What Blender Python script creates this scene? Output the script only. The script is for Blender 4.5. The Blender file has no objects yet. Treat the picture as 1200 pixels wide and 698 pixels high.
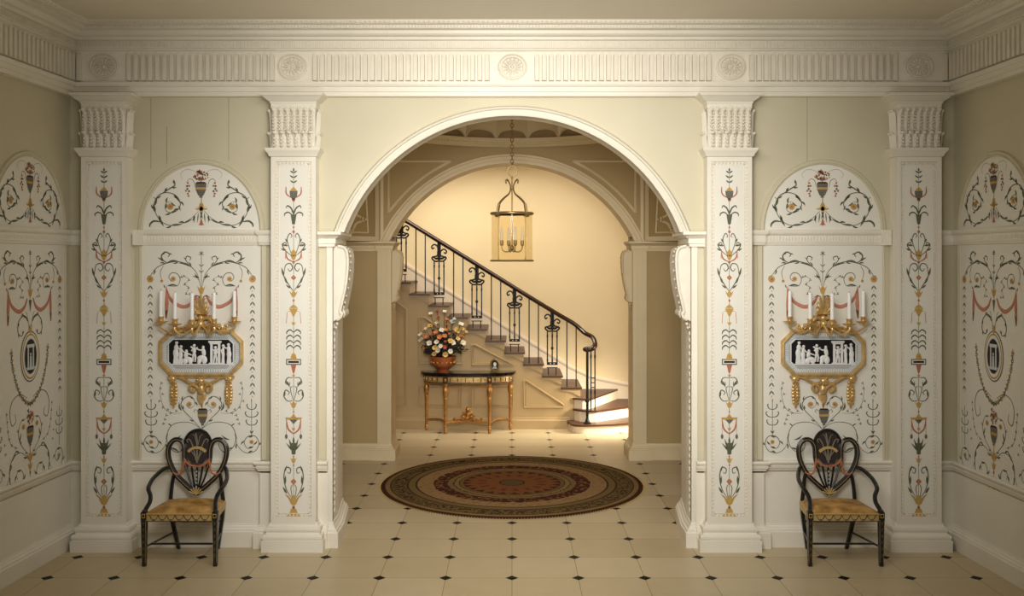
import bpy, math, random
from mathutils import Vector, Matrix
PI = math.pi
random.seed(7)
C = bpy.context.scene.collection
CZ = 2.17          # camera height (m); image taken as 1200x698, focal length 1115 px
FPX = 1115.0

# ------------------------------------------------------------------ materials
def lin(c):
    o = []
    for v in c:
        v = v / 255.0
        o.append(v / 12.92 if v <= 0.04045 else ((v + 0.055) / 1.055) ** 2.4)
    return (o[0], o[1], o[2], 1.0)

def mat(name, rgb, rough=0.6, metal=0.0, var=0.06, scale=6.0, bump=0.0, bscale=60.0, spec=0.5, coat=0.0):
    m = bpy.data.materials.new(name); m.use_nodes = True
    nt = m.node_tree; N = nt.nodes; L = nt.links
    b = N['Principled BSDF']
    b.inputs['Roughness'].default_value = rough
    b.inputs['Metallic'].default_value = metal
    b.inputs['Specular IOR Level'].default_value = spec
    b.inputs['Coat Weight'].default_value = coat
    tc = N.new('ShaderNodeTexCoord')
    nz = N.new('ShaderNodeTexNoise'); nz.inputs['Scale'].default_value = scale; nz.inputs['Detail'].default_value = 5
    L.new(tc.outputs['Object'], nz.inputs['Vector'])
    rp = N.new('ShaderNodeValToRGB')
    c = lin(rgb)
    rp.color_ramp.elements[0].position = 0.3; rp.color_ramp.elements[1].position = 0.7
    rp.color_ramp.elements[0].color = (c[0]*(1-var), c[1]*(1-var*1.1), c[2]*(1-var*1.5), 1)
    rp.color_ramp.elements[1].color = (min(1, c[0]*(1+var*.6)), min(1, c[1]*(1+var*.6)), min(1, c[2]*(1+var*.6)), 1)
    L.new(nz.outputs['Fac'], rp.inputs['Fac']); L.new(rp.outputs['Color'], b.inputs['Base Color'])
    if bump:
        n2 = N.new('ShaderNodeTexNoise'); n2.inputs['Scale'].default_value = bscale; n2.inputs['Detail'].default_value = 4
        L.new(tc.outputs['Object'], n2.inputs['Vector'])
        bp = N.new('ShaderNodeBump'); bp.inputs['Strength'].default_value = bump; bp.inputs['Distance'].default_value = 0.004
        L.new(n2.outputs['Fac'], bp.inputs['Height']); L.new(bp.outputs['Normal'], b.inputs['Normal'])
    return m

M = {}
M['white'] = mat('white_paint', (234, 228, 213), .5, var=.05, scale=3, bump=.15, bscale=35)
M['arch'] = mat('archivolt_white_paint', (216, 209, 191), .5, var=.05, scale=4)
M['plaster'] = mat('white_plaster_ornament', (232, 225, 209), .6, var=.06, scale=9, bump=.2, bscale=60)
M['wall'] = mat('pale_olive_wall_paint', (207, 199, 172), .7, var=.05, scale=1.6, bump=.1, bscale=20)
M['panel'] = mat('off_white_panel', (234, 230, 218), .6, var=.03, scale=2.5)
M['ceil'] = mat('ceiling_distemper', (228, 220, 202), .8, var=.03, scale=1.2)
M['tan'] = mat('vestibule_tan_paint', (172, 148, 100), .6, var=.05, scale=2)
M['tanlight'] = mat('vestibule_trim_paint', (212, 194, 156), .5, var=.05, scale=4)
M['hall'] = mat('stair_hall_cream_paint', (238, 218, 176), .7, var=.04, scale=1.2)
M['hallwhite'] = mat('stair_hall_white_trim', (232, 214, 188), .5, var=.03)
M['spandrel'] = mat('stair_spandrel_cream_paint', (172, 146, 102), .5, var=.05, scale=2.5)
M['tread'] = mat('dark_walnut_tread', (78, 47, 27), .4, var=.25, scale=9)
M['rail'] = mat('dark_mahogany_rail', (52, 28, 20), .25, var=.2, scale=12)
M['iron'] = mat('black_wrought_iron', (24, 22, 22), .4, .5, var=.1)
M['gold'] = mat('gilt', (224, 190, 130), .36, .6, var=.22, scale=22, bump=.3, bscale=80)
M['bronze'] = mat('dark_gilding', (176, 126, 66), .36, .6, var=.3, scale=22, bump=.3, bscale=80)
M['brass'] = mat('aged_brass', (158, 132, 86), .36, .55, var=.15, scale=15)
M['black'] = mat('black_lacquer', (20, 20, 24), .3, var=.25, scale=20, coat=.4)
M['blackstone'] = mat('black_marble_top', (22, 19, 18), .15, var=.4, scale=14, coat=.3)
M['candle'] = mat('white_wax', (244, 243, 240), .45, var=.01)
M['jasper'] = mat('pale_grey_jasper', (176, 182, 182), .6, var=.1, scale=18)
M['relief'] = mat('white_jasper_relief', (232, 232, 230), .5, var=.02)
M['plume'] = mat('painted_plume_grey', (128, 120, 104), .5, var=.15, scale=30)
M['damask'] = mat('gold_damask_silk', (186, 144, 84), .5, var=.55, scale=13, bump=.2)
M['apron'] = mat('painted_apron_cream', (190, 160, 100), .5, var=.08)
M['copper'] = mat('copper_lustre_bowl', (186, 108, 68), .3, .35, var=.25, scale=9)
M['g_leaf'] = mat('painted_dark_green', (92, 94, 72), .7, var=.18, scale=30)
M['g_gold'] = mat('painted_ochre', (194, 156, 82), .7, var=.15, scale=40)
M['g_red'] = mat('painted_red', (182, 108, 80), .7, var=.15, scale=40)
M['g_pink'] = mat('painted_salmon', (196, 134, 112), .7, var=.1, scale=40)
M['g_grey'] = mat('painted_slate', (108, 102, 92), .7, var=.2, scale=40)
M['g_dark'] = mat('painted_brown_black', (46, 34, 30), .7, var=.2, scale=40)
M['g_fig'] = mat('painted_pale_blue_white', (206, 212, 214), .7, var=.05)
M['flower_white'] = mat('white_petal', (216, 208, 192), .6, var=.05)
M['flower_cream'] = mat('cream_yellow_petal', (206, 172, 98), .6, var=.12, scale=30)
M['flower_orange'] = mat('orange_petal', (186, 108, 56), .6, var=.15, scale=30)
M['flower_red'] = mat('rust_red_petal', (150, 58, 38), .6, var=.15, scale=30)
M['flower_blue'] = mat('pale_blue_petal', (170, 182, 186), .6, var=.1)
M['foliage'] = mat('dark_foliage', (40, 40, 30), .6, var=.3, scale=30)

def glass_mat():
    m = bpy.data.materials.new('amber_tinted_glass'); m.use_nodes = True
    nt = m.node_tree; N = nt.nodes; L = nt.links
    for n in list(N): N.remove(n)
    out = N.new('ShaderNodeOutputMaterial')
    tr = N.new('ShaderNodeBsdfTransparent'); tr.inputs['Color'].default_value = (.95, .9, .78, 1)
    gl = N.new('ShaderNodeBsdfGlossy'); gl.inputs['Roughness'].default_value = .05
    fr = N.new('ShaderNodeFresnel'); fr.inputs['IOR'].default_value = 1.5
    mx = N.new('ShaderNodeMixShader')
    mm = N.new('ShaderNodeMath'); mm.operation = 'MULTIPLY'; mm.inputs[1].default_value = .16; L.new(fr.outputs[0], mm.inputs[0]); L.new(mm.outputs[0], mx.inputs[0]); L.new(tr.outputs[0], mx.inputs[1]); L.new(gl.outputs[0], mx.inputs[2])
    L.new(mx.outputs[0], out.inputs['Surface'])
    return m
M['glass'] = glass_mat()

class NB:
    def __init__(s, m):
        s.nt = m.node_tree; s.N = s.nt.nodes; s.L = s.nt.links
    def math(s, op, a, b=None, c=None):
        n = s.N.new('ShaderNodeMath'); n.operation = op
        for i, v in enumerate((a, b, c)):
            if v is None: continue
            if isinstance(v, (int, float)): n.inputs[i].default_value = v
            else: s.L.new(v, n.inputs[i])
        return n.outputs[0]
    def mix(s, f, a, b):
        n = s.N.new('ShaderNodeMix'); n.data_type = 'RGBA'
        for i, v in ((0, f), (6, a), (7, b)):
            if isinstance(v, (int, float, tuple)): n.inputs[i].default_value = v
            else: s.L.new(v, n.inputs[i])
        return n.outputs[2]
    def noise(s, vec, scale, detail=4):
        n = s.N.new('ShaderNodeTexNoise'); n.inputs['Scale'].default_value = scale; n.inputs['Detail'].default_value = detail
        s.L.new(vec, n.inputs['Vector']); return n.outputs['Fac']

def floor_mat():
    T = .4527
    m = bpy.data.materials.new('cream_tiles_with_dark_diamond_insets'); m.use_nodes = True
    b = NB(m); bs = b.N['Principled BSDF']
    tc = b.N.new('ShaderNodeTexCoord'); sp = b.N.new('ShaderNodeSeparateXYZ'); b.L.new(tc.outputs['Object'], sp.inputs[0])
    u = b.math('DIVIDE', sp.outputs[0], T); v = b.math('DIVIDE', b.math('SUBTRACT', sp.outputs[1], 7.848), T)
    def dist(w):
        f = b.math('FRACT', b.math('ADD', w, 100.5)); return b.math('MULTIPLY', b.math('ABSOLUTE', b.math('SUBTRACT', f, .5)), T)
    dx, dy = dist(u), dist(v)
    dia = b.math('LESS_THAN', b.math('ADD', dx, dy), .046)
    gro = b.math('LESS_THAN', b.math('MINIMUM', dx, dy), .0022)
    cx = b.math('FLOOR', b.math('ADD', u, 100)); cy = b.math('FLOOR', b.math('ADD', v, 100))
    cv = b.N.new('ShaderNodeCombineXYZ'); b.L.new(cx, cv.inputs[0]); b.L.new(cy, cv.inputs[1])
    wn = b.N.new('ShaderNodeTexWhiteNoise'); wn.noise_dimensions = '2D'; b.L.new(cv.outputs[0], wn.inputs['Vector'])
    nz = b.noise(tc.outputs['Object'], 5)
    f = b.math('ADD', b.math('MULTIPLY', wn.outputs['Value'], .5), b.math('MULTIPLY', nz, .5))
    tile = b.mix(f, lin((182, 164, 128)), lin((204, 188, 156)))
    tile = b.mix(gro, tile, lin((138, 112, 74)))
    col = b.mix(dia, tile, lin((16, 10, 7)))
    b.L.new(col, bs.inputs['Base Color']); b.L.new(b.math('MULTIPLY', b.math('SUBTRACT', 1.0, b.math('MULTIPLY', dia, .85)), .22), bs.inputs['Specular IOR Level'])
    bs.inputs['Roughness'].default_value = .36; bs.inputs['Specular IOR Level'].default_value = .22
    bp = b.N.new('ShaderNodeBump'); bp.inputs['Strength'].default_value = .12; bp.inputs['Distance'].default_value = .003
    b.L.new(b.noise(tc.outputs['Object'], 9), bp.inputs['Height']); b.L.new(bp.outputs['Normal'], bs.inputs['Normal'])
    return m
M['floor'] = floor_mat()

def rug_mat(R):
    m = bpy.data.materials.new('round_medallion_carpet'); m.use_nodes = True
    b = NB(m); bs = b.N['Principled BSDF']; bs.inputs['Roughness'].default_value = .95; bs.inputs['Specular IOR Level'].default_value = .1
    tc = b.N.new('ShaderNodeTexCoord'); sp = b.N.new('ShaderNodeSeparateXYZ'); b.L.new(tc.outputs['Object'], sp.inputs[0])
    x, y = sp.outputs[0], sp.outputs[1]
    r = b.math('DIVIDE', b.math('SQRT', b.math('ADD', b.math('MULTIPLY', x, x), b.math('MULTIPLY', y, y))), R)
    a = b.math('ARCTAN2', y, x)
    n1 = b.noise(tc.outputs['Object'], 26, 3); n2 = b.noise(tc.outputs['Object'], 60, 2)
    def tri(k): return b.math('PINGPONG', b.math('MULTIPLY', b.math('ADD', a, 4.0), k / (2*PI)), .5)
    def band(lo, hi): return b.math('MULTIPLY', b.math('GREATER_THAN', r, lo), b.math('LESS_THAN', r, hi))
    ramp = b.N.new('ShaderNodeValToRGB'); ramp.color_ramp.interpolation = 'CONSTANT'
    stops = [(0, (104, 84, 48)), (.085, (60, 42, 28)), (.1, (136, 84, 48)), (.375, (126, 96, 56)), (.40, (62, 46, 30)), (.41, (150, 122, 78)),
             (.44, (70, 50, 32)), (.45, (140, 112, 70)), (.49, (70, 40, 28)), (.505, (64, 30, 24)), (.60, (166, 134, 90)), (.725, (60, 46, 30)), (.74, (132, 108, 66)),
             (.79, (62, 48, 30)), (.805, (122, 100, 60)), (.92, (64, 46, 28)), (.93, (148, 120, 76)), (.965, (66, 34, 24))]
    el = ramp.color_ramp.elements
    while len(el) < len(stops): el.new(.5)
    for e, (p, c) in zip(el, stops): e.position = p; e.color = lin(c)
    wob = b.math('MULTIPLY', b.math('SUBTRACT', n1, .5), .05)
    b.L.new(b.math('ADD', r, b.math('MULTIPLY', wob, band(.43, .70))), ramp.inputs[0])
    col = ramp.outputs['Color']
    star = b.math('MULTIPLY', b.math('GREATER_THAN', b.math('ADD', r, b.math('MULTIPLY', tri(24), .16)), .385), b.math('LESS_THAN', r, .375))
    col = b.mix(star, col, lin((66, 40, 28)))
    ring = b.math('MULTIPLY', band(.2, .27), b.math('GREATER_THAN', tri(16), .3))
    col = b.mix(ring, col, lin((112, 58, 34)))
    fl = b.math('MULTIPLY', band(.51, .60), b.math('GREATER_THAN', n1, .56)); col = b.mix(fl, col, lin((150, 100, 62)))
    lf = b.math('MULTIPLY', band(.815, .915), b.math('GREATER_THAN', b.noise(tc.outputs['Object'], 40, 1), .52)); col = b.mix(lf, col, lin((52, 42, 26)))
    sw = b.math('MULTIPLY', band(.62, .72), b.math('GREATER_THAN', n1, .6)); col = b.mix(sw, col, lin((150, 104, 70)))
    col = b.mix(b.math('MULTIPLY', n2, .55), col, lin((70, 50, 32)))
    b.L.new(col, bs.inputs['Base Color'])
    bp = b.N.new('ShaderNodeBump'); bp.inputs['Strength'].default_value = .5; bp.inputs['Distance'].default_value = .004
    b.L.new(b.noise(tc.outputs['Object'], 160, 2), bp.inputs['Height']); b.L.new(bp.outputs['Normal'], bs.inputs['Normal'])
    return m

# ------------------------------------------------------------------ geometry kit
def spline(pts, n=6, closed=False):
    pts = [Vector(p) for p in pts]
    if len(pts) < 3 and not closed: return pts
    out = []; L = len(pts)
    rng = range(L if closed else L - 1)
    for i in rng:
        if closed: p0, p1, p2, p3 = pts[(i-1) % L], pts[i], pts[(i+1) % L], pts[(i+2) % L]
        else: p0, p1, p2, p3 = pts[max(i-1, 0)], pts[i], pts[i+1], pts[min(i+2, L-1)]
        for k in range(n):
            t = k / n
            out.append(0.5*((2*p1) + (p2-p0)*t + (2*p0-5*p1+4*p2-p3)*t*t + (3*p1-p0-3*p2+p3)*t*t*t))
    if not closed: out.append(pts[-1])
    return out

class MB:
    def __init__(s): s.v = []; s.f = []; s.m = []; s.xf = None
    def pt(s, p):
        p = Vector(p)
        if s.xf is not None: p = s.xf @ p
        s.v.append((p.x, p.y, p.z)); return len(s.v) - 1
    def face(s, idx, m): s.f.append(tuple(idx)); s.m.append(m)
    def poly(s, pts, m): s.face([s.pt(p) for p in pts], m)
    def box(s, x0, x1, y0, y1, z0, z1, m):
        i = [s.pt(p) for p in ((x0,y0,z0),(x1,y0,z0),(x1,y1,z0),(x0,y1,z0),(x0,y0,z1),(x1,y0,z1),(x1,y1,z1),(x0,y1,z1))]
        for q in ((0,3,2,1),(4,5,6,7),(0,1,5,4),(1,2,6,5),(2,3,7,6),(3,0,4,7)): s.face([i[k] for k in q], m)
    def prism(s, pts, f0, f1, m, caps=True):
        a = [s.pt(f0(p)) for p in pts]; b = [s.pt(f1(p)) for p in pts]; n = len(pts)
        if caps: s.face(a[::-1], m); s.face(b, m)
        for k in range(n): s.face((a[k], a[(k+1) % n], b[(k+1) % n], b[k]), m)
    def grid(s, rows, m, cu=False, cv=False):
        idx = [[s.pt(p) for p in r] for r in rows]; R = len(idx); K = len(idx[0])
        for i in range(R if cu else R-1):
            for j in range(K if cv else K-1):
                s.face((idx[i][j], idx[i][(j+1) % K], idx[(i+1) % R][(j+1) % K], idx[(i+1) % R][j]), m)
        return idx
    def lathe(s, prof, c, m, seg=20, sx=1, sy=1):
        c = Vector(c); rows = []
        for r, z in prof:
            r = max(r, 1e-4)
            rows.append([c + Vector((r*sx*math.cos(2*PI*k/seg), r*sy*math.sin(2*PI*k/seg), z)) for k in range(seg)])
        idx = s.grid(rows, m, cv=True)
        if prof[0][0] > 1e-3: s.face(idx[0][::-1], m)
        if prof[-1][0] > 1e-3: s.face(idx[-1], m)
    def tube(s, path, r, m, seg=8, closed=False, flat=(1, 1), up=(0, 0, 1)):
        path = [Vector(p) for p in path]; n = len(path)
        rad = r if isinstance(r, (list, tuple)) else [r]*n
        if len(rad) != n: rad = [rad[0] + (rad[-1]-rad[0])*i/(n-1) for i in range(n)]
        rows = []; prev = None
        for i, p in enumerate(path):
            if closed: t = path[(i+1) % n] - path[i-1]
            else: t = path[min(i+1, n-1)] - path[max(i-1, 0)]
            if t.length < 1e-9: t = Vector((0, 0, 1))
            t.normalize()
            if prev is None:
                a = Vector(up)
                if abs(a.dot(t)) > .95: a = Vector((0, 1, 0)) if abs(t.y) < .9 else Vector((1, 0, 0))
            else: a = prev
            a = a - t*a.dot(t)
            if a.length < 1e-6: a = t.orthogonal()
            a.normalize(); prev = a; b = t.cross(a)
            rows.append([p + (a*math.cos(2*PI*k/seg + PI/seg)*flat[0] + b*math.sin(2*PI*k/seg + PI/seg)*flat[1])*rad[i] for k in range(seg)])
        idx = s.grid(rows, m, cu=closed, cv=True)
        if not closed: s.face(idx[0][::-1], m); s.face(idx[-1], m)
    def ball(s, c, r, m, seg=8, rings=6, rot=None):
        if isinstance(r, (int, float)): r = (r, r, r)
        c = Vector(c); rows = []
        top = bot = None
        for i in range(1, rings):
            th = PI*i/rings; row = []
            for k in range(seg):
                q = Vector((r[0]*math.sin(th)*math.cos(2*PI*k/seg), r[1]*math.sin(th)*math.sin(2*PI*k/seg), r[2]*math.cos(th)))
                if rot: q = rot @ q
                row.append(c + q)
            rows.append(row)
        idx = s.grid(rows, m, cv=True)
        q = Vector((0, 0, r[2])); q = rot @ q if rot else q
        t = s.pt(c + q); b = s.pt(c - q)
        for k in range(seg):
            s.face((t, idx[0][k], idx[0][(k+1) % seg]), m); s.face((b, idx[-1][(k+1) % seg], idx[-1][k]), m)
    def sweep(s, path, prof, m, closed=False):
        """profile (n, z) swept along a plan path; n points to the right of travel"""
        n = len(path); P = [Vector((p[0], p[1])) for p in path]; cols = []
        def nr(a, b):
            d = (b-a).normalized(); return Vector((d.y, -d.x))
        for i in range(n):
            if closed: n1 = nr(P[i-1], P[i]); n2 = nr(P[i], P[(i+1) % n])
            else:
                n1 = nr(P[i-1], P[i]) if i > 0 else nr(P[0], P[1])
                n2 = nr(P[i], P[i+1]) if i < n-1 else n1
            mm = n1 + n2; mm = mm / max(mm.dot(n1), .2) if mm.length > 1e-6 else n1
            cols.append([(P[i].x + mm.x*a, P[i].y + mm.y*a, z) for a, z in prof])
        idx = s.grid(cols, m, cu=closed)
        if not closed:
            s.face(idx[0], m); s.face(idx[-1][::-1], m)
    def build(s, name, parent=None, label=None, smooth=None):
        me = bpy.data.meshes.new(name); me.from_pydata(s.v, [], s.f)
        mats = []
        for m in s.m:
            if m not in mats: mats.append(m)
        for k in mats: me.materials.append(M[k])
        me.polygons.foreach_set('material_index', [mats.index(k) for k in s.m])
        me.validate(); me.update()
        if smooth is None: smooth = 40
        if smooth:
            me.polygons.foreach_set('use_smooth', [True]*len(me.polygons)); me.set_sharp_from_angle(angle=math.radians(smooth))
        o = bpy.data.objects.new(name, me); C.objects.link(o)
        if parent is not None: o.parent = parent
        if label: o['label'] = label
        return o

def thing(name, label, cat, loc=(0, 0, 0), rz=0, group=None):
    o = bpy.data.objects.new(name, None); o.empty_display_size = .1; C.objects.link(o)
    o.location = loc; o.rotation_euler = (0, 0, rz); return tag(o, label, cat, group)
def tag(o, label, cat, group=None, kind=None):
    if label: o['label'] = label
    if cat: o['category'] = cat
    if group: o['group'] = group
    if kind: o['kind'] = kind
    return o
def struct(o, label=None):
    o['kind'] = 'structure'
    if label: o['label'] = label
    return o
def copy_tree(o, parent=None):
    c = o.copy(); C.objects.link(c)
    if parent is not None: c.parent = parent
    for ch in [q for q in bpy.data.objects if q.parent == o]: copy_tree(ch, c)
    return c

# ------------------------------------------------------------------ key dimensions
YW = 7.22                      # plane of the arched wall
XC = 3.35                      # room half width at that wall
SL = .058                      # the side walls splay outwards towards the viewer
def xside(y): return XC + SL*(YW - y)
YN = 2.6                       # how near the room is built
ZC = 3.93                      # ceiling
J1 = 1.36; SP1 = 2.377; R1 = 1.36; CZ1 = 1.901           # front arch
YB0, YB1 = 10.35, 10.72; J2 = 1.31; SP2 = 2.369; R2 = 1.4735; CZ2 = 1.7457   # back arch
DY, DR = 9.1, 1.2              # dome centre and radius
ZV = 3.43                      # vestibule ceiling
YS, YH = 12.2, 13.05           # stair spandrel plane, hall back wall
XV = 2.3

# ------------------------------------------------------------------ shell
def simple(name, boxes, label=None):
    mb = MB()
    for b in boxes: mb.box(*b)
    return struct(mb.build(name, smooth=0), label)

simple('floor', [(-4.2, 4.2, YN-.2, 13.2, -.12, 0, 'floor')], 'cream tiled floor with small dark diamond insets')
simple('ceiling', [(-4.0, 4.0, YN, YW, ZC, ZC+.1, 'ceil')])
for s, nm in ((-1, 'wall_left'), (1, 'wall_right')):
    mb = MB(); a, b = s*xside(YN), s*XC
    mb.prism([(a, YN), (b, YW), (b + s*.15, YW), (a + s*.15, YN)], lambda p: (p[0], p[1], 0), lambda p: (p[0], p[1], ZC), 'wall')
    struct(mb.build(nm, smooth=0))

def arch_wall(name, y0, y1, xo, ztop, J, SP, R, cz, m, soffit):
    mb = MB(); tm = math.asin(min(1, math.sqrt(max(0, R*R-(SP-cz)**2))/R)); n = 48
    if R*math.sin(tm) > J: tm = math.asin(J/R)
    arc = [(R*math.sin(-tm + 2*tm*k/n), cz + R*math.cos(-tm + 2*tm*k/n)) for k in range(n+1)]
    for y in (y0, y1):
        mb.poly([(-xo, y, 0), (-J, y, 0), (-J, y, ztop), (-xo, y, ztop)], m)
        mb.poly([(J, y, 0), (xo, y, 0), (xo, y, ztop), (J, y, ztop)], m)
        for sgn in (-1, 1):
            x = sgn*arc[-1][0]
            if abs(x) < J - 1e-4: mb.poly([(sgn*J, y, SP), (x, y, SP), (x, y, ztop), (sgn*J, y, ztop)], m)
        for k in range(n):
            (xa, za), (xb, zb) = arc[k], arc[k+1]
            mb.poly([(xa, y, za), (xb, y, zb), (xb, y, ztop), (xa, y, ztop)], m)
    for k in range(n):
        (xa, za), (xb, zb) = arc[k], arc[k+1]
        mb.poly([(xa, y0, za), (xa, y1, za), (xb, y1, zb), (xb, y0, zb)], soffit)
    for sgn in (-1, 1):
        x = sgn*arc[-1][0]
        mb.poly([(sgn*J, y0, 0), (sgn*J, y1, 0), (sgn*J, y1, SP), (sgn*J, y0, SP)], soffit)
        mb.poly([(sgn*J, y0, SP), (sgn*J, y1, SP), (x, y1, SP), (x, y0, SP)], soffit)
        mb.poly([(sgn*xo, y0, 0), (sgn*xo, y1, 0), (sgn*xo, y1, ztop), (sgn*xo, y0, ztop)], m)
    mb.poly([(-xo, y0, ztop), (xo, y0, ztop), (xo, y1, ztop), (-xo, y1, ztop)], m)
    mb.f = mb.f; return struct(mb.build(name, smooth=30))
arch_wall('wall_back', YW, YW+.2, XC+.15, ZC, J1, SP1, R1, CZ1, 'wall', 'white')
arch_wall('wall_middle', YB0, YB1, XV+.3, ZV+.02, J2, SP2, R2, CZ2, 'tan', 'tanlight')

# vestibule side walls, piers behind the front arch
mb = MB()
mb.box(-XV-.15, -XV, YW+.2, YB0, 0, ZV, 'tan'); struct(mb.build('wall_vestibule_left', smooth=0))
mb = MB()
mb.box(XV, XV+.15, YW+.2, YB0, 0, ZV, 'tan'); struct(mb.build('wall_vestibule_right', smooth=0))
for s, nm in ((-1, 'wall_pier_left'), (1, 'wall_pier_right')):
    mb = MB()
    mb.prism([(s*J1, YW+.2), (s*1.415, 7.95), (s*XV, 7.95), (s*XV, YW+.2)], lambda p: (p[0], p[1], 0), lambda p: (p[0], p[1], SP1), 'white')
    struct(mb.build(nm, smooth=0))
# vestibule ceiling with the round dome opening
mb = MB(); n = 64
def sqp(a):
    dx, dy = math.cos(a), math.sin(a)
    t = min((XV+.1)/max(abs(dx), 1e-6), ((YB0+.1-DY) if dy > 0 else (DY-YW-.15))/max(abs(dy), 1e-6))
    return (dx*t, DY+dy*t, ZV)
A = [2*PI*k/n for k in range(n)]
mb.grid([[(DR*1.06*math.cos(a), DY+DR*1.06*math.sin(a), ZV) for a in A], [sqp(a) for a in A]], 'tan', cv=True)
mb.grid([[(DR*1.06*math.cos(a), DY+DR*1.06*math.sin(a), ZV) for a in A], [(DR*1.06*math.cos(a), DY+DR*1.06*math.sin(a), ZV+.45) for a in A]], 'tan', cv=True)
struct(mb.build('ceiling_vestibule'))

# corner squinches with beaded concave lozenges
for s, nm in ((-1, 'wall_squinch_left'), (1, 'wall_squinch_right')):
    mb = MB(); xa = 1.44
    mb.prism([(s*xa, YB0+.02), (s*XV, YB0+.02), (s*XV, YB0-(XV-xa))], lambda p: (p[0], p[1], SP2), lambda p: (p[0], p[1], ZV), 'tan')
    d = s*.7071
    def sq(t, z, off=0): return (s*(xa+t) - d*off, YB0-t - .7071*off, z)
    for (t0, t1, z0, z1) in ((.012, .045, SP2, ZV), (.045, .8, SP2, SP2+.05)):
        mb.poly([sq(t0, z0, .012), sq(t1, z0, .012), sq(t1, z1, .012), sq(t0, z1, .012)], 'tanlight')
        mb.poly([sq(t1, z0, 0), sq(t1, z1, 0), sq(t1, z1, .012), sq(t1, z0, .012)], 'tanlight')
        mb.poly([sq(t0, z0, 0), sq(t0, z1, 0), sq(t0, z1, .012), sq(t0, z0, .012)], 'tanlight')
    for pl in ([sq(.11, SP2+.09, .004), sq(.15, ZV-.1, .004)], [sq(.11, SP2+.09, .004), sq(.7, SP2+.09, .004)]):
        mb.tube(pl, .01, 'tanlight', 6)
    tc, zc, ht, hz = .265, 2.60, .135, .15
    cor = [(tc-ht, zc), (tc, zc+hz), (tc+ht, zc), (tc, zc-hz)]
    for k in range(4):
        p, q = cor[k], cor[(k+1) % 4]
        for j in range(9):
            f = j/9; bx = p[0]+(q[0]-p[0])*f; bz = p[1]+(q[1]-p[1])*f
            pull = .35*math.sin(PI*f); bx += (tc-bx)*pull; bz += (zc-bz)*pull
            mb.ball(sq(bx, bz, .006), .0155, 'tanlight', 6, 4)
    struct(mb.build(nm))

# stair hall shell
XHL, XHR = -2.7, 2.5; ZH = 3.46
simple('wall_far', [(XHL-.1, XHR+.1, YH, YH+.12, 0, ZH+.1, 'hall')], 'warm cream plaster wall behind the staircase')
simple('wall_hall_left', [(XHL-.12, XHL, YB1, YH, 0, ZH+.1, 'hall')])
simple('wall_hall_right', [(XHR, XHR+.12, YB1, YH, 0, ZH+.1, 'hall')])
simple('ceiling_hall', [(XHL-.1, XHR+.1, YB1, YH+.1, ZH, ZH+.1, 'hallwhite')])
mb = MB(); mb.sweep([(XHL, YH), (XHR, YH)], [(0, 3.385), (.015, 3.385), (.02, 3.41), (.04, 3.43), (.045, ZH)], 'hall'); struct(mb.build('trim_5'))

# ------------------------------------------------------------------ mouldings of the main room
def wl(y): return (-xside(y), y)
def wr(y): return (xside(y), y)
full_path = [wl(YN), (-XC, YW), (XC, YW), wr(YN)]
mb = MB()
AR = [(0, 3.40), (.055, 3.40), (.055, 3.43), (.065, 3.432), (.065, 3.468), (.075, 3.47), (.085, 3.485), (.085, 3.50), (.05, 3.504), (.05, 3.735),
      (.07, 3.745), (.07, 3.755), (.085, 3.757), (.085, 3.81), (.1, 3.815), (.105, 3.835), (.135, 3.838), (.15, 3.85), (.155, 3.872), (.2, 3.878), (.2, 3.90), (.235, 3.905), (.25, ZC), (0, ZC)]
mb.sweep(full_path, AR, 'white')
ent = struct(mb.build('trim_1', smooth=30), 'white entablature with fluted frieze round the room')
# frieze fluting, dentils, leaf moulding run on three walls
def along(off):
    """three wall runs as (origin, direction, normal, length) at a given projection"""
    P = [wl(5.3), (-XC, YW), (XC, YW), wr(5.3)]; out = []
    for i in range(3):
        a, b = Vector((*P[i], 0)), Vector((*P[i+1], 0)); d = (b-a).normalized(); nn = Vector((d.y, -d.x, 0))
        l = (b-a).length; s0 = 0 if i == 0 else off; s1 = l if i == 2 else l-off
        out.append((a + nn*off, d, nn, s0, s1))
    return out
ros_x = [-3.07, -1.653, .003, 1.65, 3.06]
mb = MB()
for i, (o, d, nn, s0, s1) in enumerate(along(.05)):
    pitch = .0538; k = int((s1-s0-.02)/pitch); st = s0 + ((s1-s0) - k*pitch)/2 + pitch/2
    for j in range(k):
        sc = st + j*pitch
        if i == 1 and any(abs(sc - XC - x) < .148 for x in ros_x): continue
        w = .019; pts = [(-w, 3.512), (w, 3.512), (w, 3.70)] + [(w*math.cos(PI*q/6), 3.70 + w*math.sin(PI*q/6)) for q in range(1, 6)] + [(-w, 3.70)]
        c = o + d*sc
        mb.prism(pts, lambda p: c + d*p[0] + Vector((0, 0, p[1])), lambda p: c + d*p[0]*.78 + nn*.03 + Vector((0, 0, 3.60+(p[1]-3.60)*.96)), 'plaster')
mb.build('fluting', ent)
mb = MB()
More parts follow.
